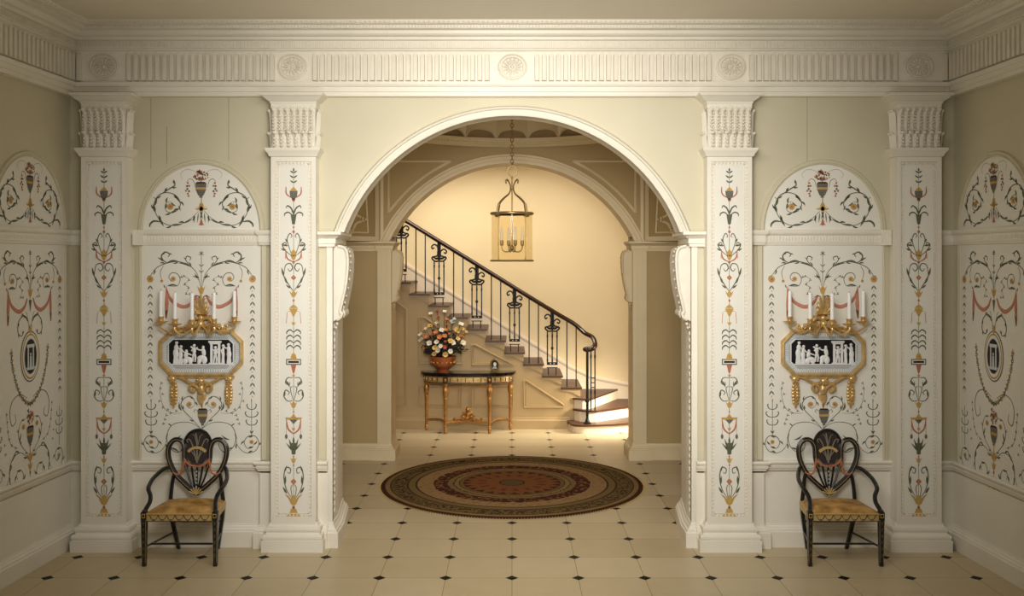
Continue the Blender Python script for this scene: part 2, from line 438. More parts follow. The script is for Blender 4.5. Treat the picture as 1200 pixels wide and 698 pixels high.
for (o, d, nn, s0, s1) in along(.085):
    k = int((s1-s0)/.017)
    for j in range(k):
        a = o + d*(s0 + .017*j + .004); b = a + d*.009
        z0, z1 = 3.765, 3.803
        q = [a, b, b + nn*.007, a + nn*.007]
        mb.poly([q[3]+Vector((0,0,z0)), q[2]+Vector((0,0,z0)), q[2]+Vector((0,0,z1)), q[3]+Vector((0,0,z1))], 'plaster')
        mb.poly([q[0]+Vector((0,0,z0)), q[3]+Vector((0,0,z0)), q[3]+Vector((0,0,z1)), q[0]+Vector((0,0,z1))], 'plaster')
        mb.poly([q[2]+Vector((0,0,z0)), q[1]+Vector((0,0,z0)), q[1]+Vector((0,0,z1)), q[2]+Vector((0,0,z1))], 'plaster')
        mb.poly([q[0]+Vector((0,0,z0)), q[1]+Vector((0,0,z0)), q[2]+Vector((0,0,z0)), q[3]+Vector((0,0,z0))], 'plaster')
mb.build('dentil_band', ent, smooth=0)
mb = MB()
for (o, d, nn, s0, s1) in along(.24):
    k = int((s1-s0)/.036)
    for j in range(k):
        c = o + d*(s0 + .036*(j+.5)) + Vector((0, 0, 3.908))
        v = [c - d*.016, c + d*.016, c + Vector((0, 0, .019)), c + nn*.012 + Vector((0, 0, .006))]
        mb.poly([v[0], v[1], v[3]], 'plaster'); mb.poly([v[1], v[2], v[3]], 'plaster'); mb.poly([v[2], v[0], v[3]], 'plaster')
for (o, d, nn, s0, s1) in along(.2):
    k = int((s1-s0)/.024)
    for j in range(k):
        c = o + d*(s0 + .024*(j+.5)) + Vector((0, 0, 3.889)); mb.ball(c, (.0085, .0085, .009), 'plaster', 5, 4)
mb.build('leaf_moulding', ent)
def rosette(x):
    mb = MB(); y = YW-.05; z = 3.62
    def P(r, a, n): return (x + r*math.cos(a), y-n, z + r*.88*math.sin(a))
    n = 32; A = [2*PI*k/n for k in range(n)]
    mb.grid([[P(r, a, h) for a in A] for r, h in ((.114, 0), (.112, .014), (.103, .018), (.097, .006), (.091, .005), (.087, .016), (.08, .017), (.076, .002), (.0005, .002))], 'plaster', cv=True)
    for k in range(14):
        a = 2*PI*k/14
        c = P(.05, a, .006); rot = Matrix.Rotation(-a, 3, 'Y')
        mb.ball(c, (.027, .014, .0085), 'plaster', 6, 5, rot)
    mb.ball(P(0, 0, .006), (.016, .02, .014), 'plaster')
    return mb.build('rosette', ent)
for x in ros_x: rosette(x)

# wall path with the little breaks each side of the bays
def half_path(s, br=.035):
    if s < 0: return [wl(YN), (-XC, YW), (-2.80, YW), (-2.80, YW), (-1.90, YW), (-1.90, YW-br), (-J1-.03, YW-br)]
    return [(J1+.03, YW-br), (1.90, YW-br), (1.90, YW), (XC, YW), wr(YN)]
def clean(p):
    o = [p[0]]
    for q in p[1:]:
        if abs(q[0]-o[-1][0]) + abs(q[1]-o[-1][1]) > 1e-5: o.append(q)
    return o
for s, side in ((-1, 'left'), (1, 'right')):
    hp = clean(half_path(s))
    mb = MB(); mb.sweep(hp, [(0, 0), (.004, 0), (.004, .56), (0, .56)], 'white')
    mb.sweep(hp, [(0, .575), (.016, .577), (.018, .59), (.026, .595), (.03, .612), (.022, .618), (.036, .626), (.042, .64), (.036, .65), (0, .652)], 'white')
    struct(mb.build('trim_2' if s < 0 else 'trim_3', smooth=30), 'white dado with moulded rail on the %s' % side)
    mb = MB(); mb.sweep(hp, [(0, 0), (.045, 0), (.045, .115), (.036, .122), (.036, .132), (.024, .14), (.02, .152), (.01, .158), (.008, .17), (0, .172)], 'white')
    struct(mb.build('baseboard_' + side, smooth=30))
    # string course under the lunettes
    runs = []
    sp = [wl(YN), (-XC, YW), (-1.90, YW), (-1.90, YW-.02), (-1.47, YW-.02)] if s < 0 else [(1.47, YW-.02), (1.90, YW-.02), (1.90, YW), (XC, YW), wr(YN)]
    mb = MB(); mb.sweep(sp, [(0, 2.278), (.012, 2.28), (.016, 2.30), (.018, 2.302), (.018, 2.352), (.028, 2.358), (.036, 2.375), (.036, 2.392), (0, 2.394)], 'white')
    a = Vector((-2.86, YW-.018, 0)) if s < 0 else Vector((1.92, YW-.018, 0))
    for j in range(40):
        x = a.x + j*.0235
        mb.ball((x + .012, a.y, 2.327), (.009, .004, .017), 'plaster', 5, 4)
    for j in range(36):
        y = 7.12 - j*.0235; x = s*(xside(y) - .018)
        mb.ball((x, y, 2.327), (.004, .009, .017), 'plaster', 5, 4)
    # end blocks beside the pilasters
    for xb in ((-2.86, -2.79),) if s < 0 else ((2.79, 2.86),):
        mb.box(xb[0], xb[1], YW-.05, YW, 2.278, 2.394, 'white')
    yb = 7.17
    struct(mb.build('trim_6' if s < 0 else 'trim_7', smooth=35), 'white string course with tiny relief ornament')

# archivolts
def archivolt(mb, R, cz, SP, yf, prof, m, J):
    rows = []
    rmax = max(p[0] for p in prof)
    tms = []
    n = 56
    for k in range(n+1):
        row = []
        for dr, h in prof:
            r = R+dr; tm = math.acos(min(1, (SP-cz)/r)); th = -tm + 2*tm*k/n
            row.append((r*math.sin(th), yf-h, cz + r*math.cos(th)))
        rows.append(row)
    mb.grid(rows, m)
mb = MB()
archivolt(mb, R1, CZ1, SP1, YW, [(0, -.1), (-.004, .0), (-.004, .028), (.012, .034), (.026, .034), (.028, .026), (.044, .026), (.048, .04), (.062, .046), (.072, .03), (.076, 0)], 'arch', J1)
struct(mb.build('trim_8'), 'white moulding round the front arch')
mb = MB()
archivolt(mb, R2, CZ2, SP2, YB0, [(0, -.1), (-.002, .0), (-.002, .02), (.03, .024), (.034, .014), (.07, .014), (.075, .03), (.095, .03), (.1, 0)], 'tanlight', J2)
struct(mb.build('trim_9'), 'moulding round the inner arch')
# triangular spandrel panels beside the inner arch
mb = MB()
for s in (-1, 1):
    ro = R2+.16; pts = [(s*1.34, 3.21), (s*.62, 3.21)]
    a0 = math.asin(.66/ro); a1 = math.asin(1.34/ro)
    pts = [(s*1.34, 3.24)] + [(s*ro*math.sin(a0 + (a1-a0)*k/12), cz) for k, cz in [(k, CZ2 + ro*math.cos(a0+(a1-a0)*k/12)) for k in range(13)]]
    mb.tube([(x, YB0-.004, z) for x, z in pts], .016, 'tanlight', 6, closed=True)
    mb.box(min(s*1.395, s*1.43), max(s*1.395, s*1.43), YB0-.015, YB0, SP2, ZV, 'tanlight')
struct(mb.build('trim_10'))

# imposts, jamb strips, jamb bases
IMP = [(0, 0), (.02, .0), (.02, .02), (.028, .024), (.028, .06), (.045, .068), (.06, .085), (.075, .09), (.075, .112), (0, .114)]
BAS = [(0, 0), (.05, 0), (.05, .11), (.04, .118), (.04, .13), (.026, .138), (.022, .15), (.012, .158), (.006, .18), (0, .182)]
for s in (-1, 1):
    mb = MB()
    def mp(path): return path if s < 0 else [(-x, y) for x, y in path[::-1]]
    p1 = mp([(-1.46, YW-.012), (-J1, YW-.012), (-J1-.002, YW+.2), (-1.415, 7.95)])
    mb.sweep(p1, [(n, 2.268+z) for n, z in IMP], 'white')
    mb.sweep(p1, BAS, 'white')
    x0, x1 = sorted((s*J1, s*(J1+.045))); mb.box(x0, x1, YW-.014, YW+.02, .15, 2.27, 'white')
    x0, x1 = sorted((s*(J1+.0), s*(J1+.05)))
    for j in range(28):
        mb.ball((s*(J1-.0), YW+.06+.0, 1.66-j*.052), (.008, .012, .02), 'plaster', 5, 4)
    struct(mb.build('trim_11' if s < 0 else 'trim_12', smooth=35), 'white jamb, impost and base of the front arch, %s' % ('left' if s < 0 else 'right'))
    mb = MB()
    p2 = mp([(-XV, YB0), (-1.46, YB0), (-1.46, YB0-.03), (-J2, YB0-.03), (-J2, YB1)])
    mb.sweep(p2, [(n*.7, 2.262+z*.93) for n, z in IMP], 'tanlight')
    mb.sweep(p2, [(n, z*.95) for n, z in BAS], 'tanlight')
    x0, x1 = sorted((s*J2, s*1.46)); mb.box(x0, x1, YB0-.03, YB0+.01, .15, 2.27, 'tanlight')
    x0, x1 = sorted((s*(J2+.04), s*(J2+.055))); mb.box(x0, x1, YB0-.038, YB0-.02, .15, 2.27, 'tanlight')
    x0, x1 = sorted((s*(J2+.10), s*(J2+.112))); mb.box(x0, x1, YB0-.036, YB0-.02, .15, 2.27, 'tanlight')
    for j in range(36):
        mb.ball((s*(1.47+.022*j), YB0-.02, 2.262+.04), (.007, .006, .014), 'tanlight', 5, 4)
    struct(mb.build('trim_13' if s < 0 else 'trim_14', smooth=35), 'pier, impost and base of the inner arch, %s' % ('left' if s < 0 else 'right'))

# scroll console brackets on the jambs
CP = [(0, 2.27), (.055, 2.27), (.09, 2.252), (.106, 2.215), (.11, 2.15), (.104, 2.05), (.09, 1.95), (.07, 1.86), (.056, 1.80), (.052, 1.775), (.062, 1.76), (.06, 1.735), (.04, 1.72), (.02, 1.71), (0, 1.70)]
def bracket(s, xj, y0, y1, m, label):
    t = thing('scroll_bracket', label, 'bracket', (s*xj, y0, 1.70))
    mb = MB()
    sp_ = [(a.x, a.y) for a in spline([(p[0], p[1], 0) for p in CP], 3)]
    mb.prism(sp_, lambda p: (-s*p[0]*.88, 0.012, p[1]-1.70), lambda p: (-s*p[0]*.88, y1-y0, p[1]-1.70), m)
    mb.build('console_body', t, smooth=50)
    mb = MB()
    path = [(-s*p[0], 0.004, p[1]-1.70) for p in sp_[2:-4]]
    mb.tube(path, .011, m, 6)
    for i, p in enumerate(path[::2]):
        mb.ball((p[0]-s*.001, .05 + .0, p[2]), (.008, .03, .012), m, 6, 4)
        mb.ball((p[0]-s*.001, .16 + .0, p[2]), (.008, .03, .012), m, 6, 4)
    mb.build('carved_edge', t)
    mb = MB()
    for k, (px, pz, r) in enumerate(((.058, .055, .022), (.04, .02, .016), (.025, -.02, .014), (.018, -.05, .012))):
        mb.ball((-s*px, .03, pz), (r, .03, r), m, 8, 6)
    mb.build('scroll_end', t)
bracket(-1, J1, YW+.01, 7.62, 'plaster', 'white scroll bracket under the left impost of the front arch')
bracket(1, J1, YW+.01, 7.62, 'plaster', 'white scroll bracket under the right impost of the front arch')
bracket(-1, J2, YB0, YB0+.3, 'tanlight', 'scroll bracket on the left pier of the inner arch before the stairs')
bracket(1, J2, YB0, YB0+.3, 'tanlight', 'scroll bracket on the right pier of the inner arch before the stairs')

# dome with scalloped umbrella flutes
mb = MB()
prof = [(1.275, 3.43), (1.275, 3.40), (1.25, 3.388), (1.235, 3.392), (1.225, 3.41), (1.205, 3.418), (1.195, 3.44), (1.185, 3.444), (1.175, 3.468), (1.165, 3.474), (1.165, 3.48), (1.27, 3.482)]
NA = 88; AA = [2*PI*k/NA for k in range(NA)]
mb.grid([[(r*math.cos(a), DY + r*math.sin(a), z) for a in AA] for r, z in prof], 'tanlight', cv=True)
for k in range(176):
    a = 2*PI*k/176
    mb.ball((1.197*math.cos(a), DY+1.197*math.sin(a), 3.43), .0105, 'tanlight', 5, 4)
for k in range(220):
    a = 2*PI*k/220
    mb.ball((1.235*math.cos(a), DY+1.235*math.sin(a), 3.40), .0075, 'tanlight', 5, 4)
struct(mb.build('trim_15'), 'round cornice under the dome')
mb = MB(); NF = 22; RD = 1.19
for k in range(NF):
    a0 = PI/2 + 2*PI*k/NF; rows = []
    for i in range(11):
        sft = -1 + 2*i/10; row = []; bul = 1 - sft*sft; a = a0 + sft*PI/NF
        ab = .15*math.sqrt(max(0, bul))
        for j in range(11):
            t = j/10; e = ab + (PI/2-ab)*t
            r = RD*math.cos(e) + .055*bul*(1-t)**1.2; z = 3.475 + .72*math.sin(e)
            row.append((r*math.cos(a), DY + r*math.sin(a), z))
        rows.append(row)
    mb.grid(rows, 'tanlight')
    rim = [Vector(r[0]) for r in rows]; mb.tube(rim, .011, 'tanlight', 5)
    # swag ornament on each flute
    e = .36; rr = RD*math.cos(e)+.02
    def dp(da, e2, off=.0): 
        r = RD*math.cos(e2)+.035-off; return (r*math.cos(a0+da), DY + r*math.sin(a0+da), 3.475 + .72*math.sin(e2))
    for (da, de, q) in ((0, .0, .02), (.035, .03, .016), (-.035, .03, .016), (.065, -.01, .013), (-.065, -.01, .013), (0, -.06, .015), (.025, .08, .012), (-.025, .08, .012), (.05, -.045, .01), (-.05, -.045, .01), (0, .12, .011)):
        mb.ball(dp(da, e+de, .03), q, 'tan', 6, 4)
struct(mb.build('ceiling_dome', smooth=30), 'scalloped plaster dome above the vestibule')

# ------------------------------------------------------------------ painted arabesques
class Paint:
    """flat painted shapes on a wall plane; a drawing unit is 1/sx metre"""
    def __init__(s, mb, O, u, n, sx, cx, zf):
        s.mb, s.O, s.u, s.n, s.sx, s.cx, s.zf = mb, Vector(O), Vector(u), Vector(n), sx, cx, zf; s.flip = False
    def P(s, x, y, lay):
        if s.flip: x = 2*s.cx - x
        return s.O + s.u*((x-s.cx)/s.sx) + Vector((0, 0, s.zf(y))) + s.n*(.0012 + .0007*lay)
    def poly(s, pts, m, lay=1): s.mb.poly([s.P(x, y, lay) for x, y in pts], m)
    def stroke(s, pts, w, m='g_leaf', lay=0, n=6, taper=True):
        q = spline([(x, y, 0) for x, y in pts], n) if len(pts) > 2 else [Vector((x, y, 0)) for x, y in pts]
        L = len(q); A = []; B = []
        for i in range(L):
            t = q[min(i+1, L-1)] - q[max(i-1, 0)]; nn = Vector((-t.y, t.x, 0)); nn.normalize()
            ww = w/2*((.45 + .55*math.sin(PI*i/(L-1))) if taper else 1)
            a, b = q[i]+nn*ww, q[i]-nn*ww; A.append(s.P(a.x, a.y, lay)); B.append(s.P(b.x, b.y, lay))
        s.mb.grid([A, B], m); return q
    def leaf(s, x, y, ang, l, w, m='g_leaf', lay=1, bend=0):
        a = math.radians(ang); ca, sa = math.cos(a), math.sin(a); A = []; B = []
        for i in range(7):
            t = i/6; h = w*.42*math.sin(PI*t**.8); cc = bend*math.sin(PI*t)*l
            A.append((l*t, cc+h)); B.append((l*t, cc-h))
        pts = A + B[-2:0:-1]
        s.poly([(x + p*ca - q*sa, y + p*sa + q*ca) for p, q in pts], m, lay)
    def disc(s, x, y, rx, m, lay=2, ry=None, n=14):
        ry = ry or rx; s.poly([(x + rx*math.cos(2*PI*k/n), y + ry*math.sin(2*PI*k/n)) for k in range(n)], m, lay)
    def flower(s, x, y, r, m='g_gold', mc='g_red', lay=2, n=10):
        pts = []
        for k in range(2*n):
            rr = r if k % 2 == 0 else r*.72; pts.append((x + rr*math.cos(PI*k/n), y + rr*math.sin(PI*k/n)))
        s.poly(pts, m, lay); s.disc(x, y, r*.36, mc, lay+1, n=8)
    def acanthus(s, pts, w, m='g_leaf', every=5, ll=34, lw=13, n=6):
        q = s.stroke(pts, w, m, n=n); side = 1
        for i in range(every//2+1, len(q)-1, every):
            t = q[i+1]-q[i-1]; ang = math.degrees(math.atan2(t.y, t.x)); side = -side
            s.leaf(q[i].x, q[i].y, ang + side*22, ll, lw, m, 1, side*.12)
    def both(s, fn):
        s.flip = False; fn(); s.flip = True; fn(); s.flip = False
    def tulip(s, x, y, w, h, m='g_gold', lay=2):
        s.poly([(x-w, y-h*.5), (x-w*.45, y-h*.15), (x, y-h*.6), (x+w*.45, y-h*.15), (x+w, y-h*.5), (x+w*.4, y+h*.35), (x, y+h*.5), (x-w*.4, y+h*.35)], m, lay)
    def bell(s, x, y, w, h, m='g_gold', lay=2):
        s.poly([(x, y-h*.5), (x+w*.3, y-h*.3), (x+w*.45, y+h*.1), (x+w, y+h*.5), (x+w*.5, y+h*.35), (x, y+h*.5), (x-w*.5, y+h*.35), (x-w, y+h*.5), (x-w*.45, y+h*.1), (x-w*.3, y-h*.3)], m, lay)
    def urn(s, x, y, w, h, body='g_grey', lay=2):
        s.poly([(x-w, y-h*.42), (x+w, y-h*.42), (x+w*.92, y), (x+w*.5, y+h*.34), (x+w*.2, y+h*.42), (x+w*.35, y+h*.5), (x-w*.35, y+h*.5), (x-w*.2, y+h*.42), (x-w*.5, y+h*.34), (x-w*.92, y)], body, lay)
        s.poly([(x-w*.98, y-h*.16), (x+w*.98, y-h*.16), (x+w*.95, y-h*.02), (x-w*.95, y-h*.02)], 'g_gold', lay+1)
        s.poly([(x-w*.7, y-h*.5), (x+w*.7, y-h*.5), (x+w*.98, y-h*.4), (x-w*.98, y-h*.4)], 'g_dark', lay+1)

def husks(p, x, y0, y1, step, a=20, b=36):
    y = y0
    while y < y1:
        p.leaf(x, y, 90+32, b, 11); p.leaf(x, y, 90-32, b, 11)
        p.disc(x, y+b*1.1, 4.5, 'g_gold', 1, n=6); y += step
def upper_scrolls(p):
    cx = p.cx
    p.stroke([(cx, 52), (cx, 380)], 3.5, taper=False)
    for y, l in ((75, 22), (165, 26), (208, 26)):
        p.leaf(cx, y, -90-45, l, 7); p.leaf(cx, y, -90+45, l, 7)
    p.leaf(cx, 84, -90, 34, 8)
    p.leaf(cx, 80, 180, 22, 6); p.leaf(cx, 80, 0, 22, 6)
    def side():
        p.acanthus([(455, 300), (432, 215), (380, 160), (300, 130), (220, 140), (150, 170), (112, 215), (102, 235)], 6, every=7, ll=42, lw=12)
        p.leaf(385, 165, 196, 90, 17, bend=.1); p.leaf(300, 128, 172, 88, 17, bend=.1)
        p.acanthus([(222, 140), (190, 118), (180, 88), (206, 62), (236, 76), (226, 96)], 10, every=9, ll=22, lw=10)
        p.leaf(190, 118, 205, 42, 12)
        p.stroke([(380, 158), (352, 118), (362, 92), (388, 102), (380, 122)], 7); p.leaf(352, 115, 230, 22, 8)
        p.stroke([(194, 160), (172, 205), (182, 265)], 4); p.flower(182, 268, 12)
        p.stroke([(220, 302), (290, 302), (312, 255), (290, 216), (252, 210), (232, 240), (250, 268), (270, 260)], 5)
        p.leaf(220, 304, 0, 80, 15, bend=-.12); p.leaf(205, 318, -110, 28, 9)
        p.flower(263, 253, 20)
        p.stroke([(300, 240), (340, 235), (375, 258), (345, 292), (372, 315), (355, 360), (382, 362)], 2.5)
        for x, y in ((340, 233), (375, 260), (345, 290), (372, 315), (355, 358), (382, 360), (322, 240)):
            for a in (0, 120, 240): p.leaf(x, y, a+20, 11, 7)
        p.leaf(450, 245, 195, 52, 10); p.stroke([(455, 275), (425, 240), (405, 238)], 3)
        p.flower(100, 255, 27, n=12)
    p.both(side)
    p.tulip(cx, 332, 30, 66); p.leaf(cx, 348, -90, 50, 14, 'g_gold')
def swags(p, cx, dy=0):
    def side():
        p.stroke([(216, 330+dy), (250, 405+dy), (330, 450+dy), (395, 425+dy), (430, 368+dy)], 26, 'g_pink')
        p.stroke([(216, 330+dy), (250, 415+dy), (330, 461+dy), (395, 435+dy), (430, 368+dy)], 5, 'g_red', 1)
        p.poly([(212, 300+dy), (222, 330+dy), (232, 420+dy), (226, 480+dy), (215, 535+dy), (205, 530+dy), (203, 430+dy)], 'g_pink', 1)
        p.stroke([(213, 310+dy), (210, 420+dy), (212, 530+dy)], 5, 'g_red', 2)
        p.poly([(206, 480+dy), (228, 470+dy), (216, 540+dy)], 'g_leaf', 2)
    p.both(side)

def draw_main_panel(p):
    cx = p.cx; upper_scrolls(p); swags(p, cx); B = 880
    def side():
        husks(p, 100, 300, 1050, 57.5)
        p.stroke([(405, 385), (425, 372), (448, 380), (440, 392)], 7, 'g_grey')
        p.stroke([(180, B+110), (170, B+190), (200, B+290), (260, B+325), (325, B+325)], 3)
        for x, y in ((180, 112), (172, 150), (188, 190), (165, 240), (190, 285), (225, 300), (215, 340), (245, 325), (285, 310), (205, 370), (195, 400)):
            for a in (10, 130, 250): p.leaf(x, B+y, a, 12, 7)
        p.acanthus([(462, B+440), (400, B+370), (340, B+310), (318, B+262), (345, B+218), (390, B+208), (415, B+240), (415, B+270)], 6, every=8, ll=34, lw=12)
        p.leaf(325, B+310, -105, 66, 17, bend=-.15); p.flower(378, B+262, 20)
        p.stroke([(415, B+270), (385, B+290), (358, B+268), (375, B+244)], 4)
        p.stroke([(468, B+445), (400, B+398), (320, B+390), (250, B+415), (218, B+485), (232, B+560), (290, B+605), (335, B+570), (330, B+520), (285, B+505)], 5)
        p.leaf(250, B+415, 215, 30, 10); p.leaf(225, B+470, 110, 44, 10); p.leaf(240, B+570, 30, 80, 15, bend=-.1); p.leaf(260, B+515, -30, 70, 13, bend=.1)
        p.acanthus([(222, B+470), (205, B+555), (152, B+605), (85, B+597), (54, B+542), (80, B+490), (130, B+490), (158, B+530), (140, B+572), (104, B+572), (90, B+545)], 5, every=9, ll=38, lw=13)
        p.flower(106, B+530, 17)
        p.stroke([(106, B+235), (106, B+490)], 4, taper=False)
        for y, w in ((300, 34), (355, 46), (412, 40)):
            for q in (-1, 1): p.stroke([(106, B+y), (106+q*w*.7, B+y-8), (106+q*w, B+y-32), (106+q*w*.75, B+y-40)], 7)
        p.leaf(106, B+470, -60, 26, 10); p.leaf(106, B+470, -120, 26, 10); p.leaf(106, B+250, -90, 30, 8)
    p.both(side)
    p.urn(cx+9, B+352, 36, 120); p.tulip(cx+3, B+262, 14, 40); p.stroke([(cx+4, B+270), (cx+5, B+300)], 10, 'g_gold', 2, taper=False)
    for q in (-1, 1): p.stroke([(cx+9+q*36, B+315), (cx+9+q*52, B+300), (cx+9+q*62, B+315), (cx+9+q*50, B+322)], 4)
    p.stroke([(cx+6, B+410), (cx+6, B+600)], 4, taper=False)

def draw_lunette(p):
    cx = p.cx
    def side():
        p.acanthus([(440, 470), (395, 515), (330, 555), (250, 572), (180, 545), (135, 480), (128, 410), (160, 355), (215, 338), (275, 355), (308, 400), (305, 445), (260, 480), (215, 470), (203, 435), (220, 405), (250, 408)], 6, every=7, ll=44, lw=15)
        p.leaf(135, 480, 255, 66, 22); p.leaf(155, 510, 60, 80, 20); p.leaf(245, 570, -5, 80, 17); p.leaf(335, 555, -25, 70, 15); p.leaf(130, 430, -75, 62, 20); p.leaf(275, 352, 60, 62, 16)
        p.flower(240, 438, 27)
        p.acanthus([(175, 350), (235, 310), (272, 285), (268, 250)], 9, every=5, ll=36, lw=14)
        p.stroke([(165, 545), (125, 540), (98, 560), (94, 582)], 14); p.stroke([(140, 385), (120, 370)], 9)
        p.leaf(300, 430, 70, 40, 12); p.leaf(245, 478, -15, 50, 14)
        p.stroke([(415, 300), (405, 255), (378, 240), (358, 262)], 4)
        p.stroke([(440, 210), (400, 180), (350, 175), (315, 205), (330, 240)], 2)
        for (x, y) in ((365, 270), (360, 292), (375, 290), (362, 312), (352, 325), (374, 328), (366, 345), (370, 362)):
            p.disc(x, y, 8, 'g_red' if y % 4 else 'g_leaf', 1, n=7)
        p.leaf(470, 470, 110, 60, 10); p.leaf(440, 480, 95, 75, 9); p.leaf(405, 510, 80, 44, 9)
        p.leaf(445, 460, 200, 32, 14, 'g_gold')
    p.both(side)
    p.urn(cx-3, 318, 40, 112); p.stroke([(cx, 372), (cx, 540)], 5, taper=False)
    p.disc(cx, 438, 17, 'g_gold', 2, 30); p.tulip(cx, 455, 30, 40)
    p.bell(cx, 548, 22, 50, 'g_red')
    rnd = random.Random(3)
    for k in range(85):
        a = -90 + rnd.uniform(-72, 72); r = rnd.uniform(8, 62)
        x, y = cx - 3 + r*math.cos(math.radians(a)), 258 + r*math.sin(math.radians(a))*1.35
        p.disc(x, y, rnd.uniform(4, 7), rnd.choice(('g_red', 'g_red', 'g_pink', 'g_gold', 'g_leaf')), 1 + k % 3, n=6)
    for a in range(-150, -20, 22): p.stroke([(cx-3, 262), (cx-3 + 62*math.cos(math.radians(a)), 262 + 84*math.sin(math.radians(a)))], 3, 'g_red')

def draw_side_panel(p):
    cx = p.cx; upper_scrolls(p); swags(p, cx)
    # p maps y linearly, 937 units to the metre as on the bay panels
    def side():
        husks(p, 100, 300, 1000, 57.5)
        p.acanthus([(455, 560), (430, 500), (380, 480), (330, 520), (325, 585), (365, 610), (392, 580)], 8, every=7, ll=30, lw=11)
        p.leaf(430, 505, 200, 80, 16, bend=.1)
        p.stroke([(440, 520), (425, 470), (410, 455)], 4)
        # flower garland round the medallion
        g = [(250, 700), (262, 790), (300, 900), (350, 985), (410, 1040), (455, 1062)]
        p.stroke(g, 3)
        for i, q in enumerate(spline([(a, b, 0) for a, b in g], 5)):
            for a in (30, 150, 270): p.leaf(q.x, q.y, a + 40*i, 20, 8)
            if i % 5 == 1: p.flower(q.x, q.y, 15)
            if i % 6 == 2: p.disc(q.x+8, q.y, 6, 'g_red', 1, n=6)
        p.stroke([(430, 1020), (350, 985), (270, 1010), (235, 1080), (255, 1170), (300, 1150), (290, 1100)], 6)
        p.acanthus([(462, 1400), (410, 1360), (350, 1300), (330, 1230), (360, 1160), (410, 1150)], 5, every=7, ll=30, lw=10)
        p.flower(385, 1200, 20); p.leaf(340, 1290, -70, 60, 14)
        p.acanthus([(462, 1440), (420, 1400), (350, 1360), (270, 1380), (232, 1450), (245, 1540), (300, 1590), (365, 1570), (385, 1510), (350, 1470), (310, 1490), (320, 1530)], 6, every=8, ll=46, lw=14)
        p.leaf(300, 1590, -10, 76, 16); p.leaf(255, 1400, -50, 80, 16)
        p.acanthus([(240, 1440), (225, 1500), (180, 1560), (110, 1560), (62, 1500), (78, 1430), (130, 1420), (160, 1460), (140, 1500), (110, 1495)], 5, every=9, ll=38, lw=13)
        p.flower(110, 1470, 19)
        p.stroke([(106, 1130), (106, 1400)], 4, taper=False)
        for y, w in ((1200, 34), (1260, 44), (1320, 38)):
            for q in (-1, 1): p.stroke([(106, y), (106+q*w*.7, y-8), (106+q*w, y-32), (106+q*w*.75, y-40)], 7)
        p.stroke([(200, 1080), (215, 1200), (250, 1290), (330, 1330)], 3)
        for x, y in ((200, 1090), (206, 1140), (214, 1200), (228, 1250), (255, 1295), (300, 1320), (180, 1280), (190, 1340)):
            for a in (10, 130, 250): p.leaf(x, y, a, 12, 7)
    p.both(side)
    p.poly([(cx-16, 380), (cx+16, 380), (cx, 460)], 'g_grey', 2)
    p.tulip(cx, 575, 24, 60)
    # oval cameo
    oy = 750
    for rx, ry, m, l in ((112, 168, 'g_grey', 1), (104, 159, 'panel', 2), (96, 150, 'g_gold', 3), (86, 138, 'panel', 4), (76, 122, 'g_fig', 5), (70, 114, 'g_dark', 6)):
        p.disc(cx, oy, rx, m, l, ry, 32)
    p.poly([(cx-46, oy-80), (cx+46, oy-80), (cx+42, oy-58), (cx-42, oy-58)], 'g_fig', 7)
    for x in (-36, 24): p.poly([(cx+x, oy-58), (cx+x+13, oy-58), (cx+x+15, oy+72), (cx+x-2, oy+72)], 'g_fig', 7)
    p.poly([(cx-52, oy+70), (cx+52, oy+70), (cx+40, oy+88), (cx-40, oy+88)], 'g_fig', 7)
    p.disc(cx, oy-15, 9, 'g_fig', 7); p.poly([(cx-9, oy-4), (cx+9, oy-4), (cx+14, oy+70), (cx-14, oy+70)], 'g_fig', 7)
    # lower flowers, urn, gilt finial
    rnd = random.Random(5)
    for k in range(40):
        a = rnd.uniform(0, 2*PI); r = rnd.uniform(0, 48)
        p.disc(cx + r*math.cos(a), 1135 + 1.25*r*math.sin(a), rnd.uniform(6, 10), rnd.choice(('g_red', 'g_red', 'g_pink', 'g_gold', 'g_leaf')), 1 + k % 3, n=6)
    p.urn(cx, 1270, 40, 130); p.stroke([(cx, 1330), (cx, 1560)], 7, 'g_gold', 1, taper=False)
    p.tulip(cx, 1410, 44, 60); p.tulip(cx, 1470, 28, 50); p.disc(cx, 1512, 9, 'g_red', 3)
    p.bell(cx, 1580, 66, 90)

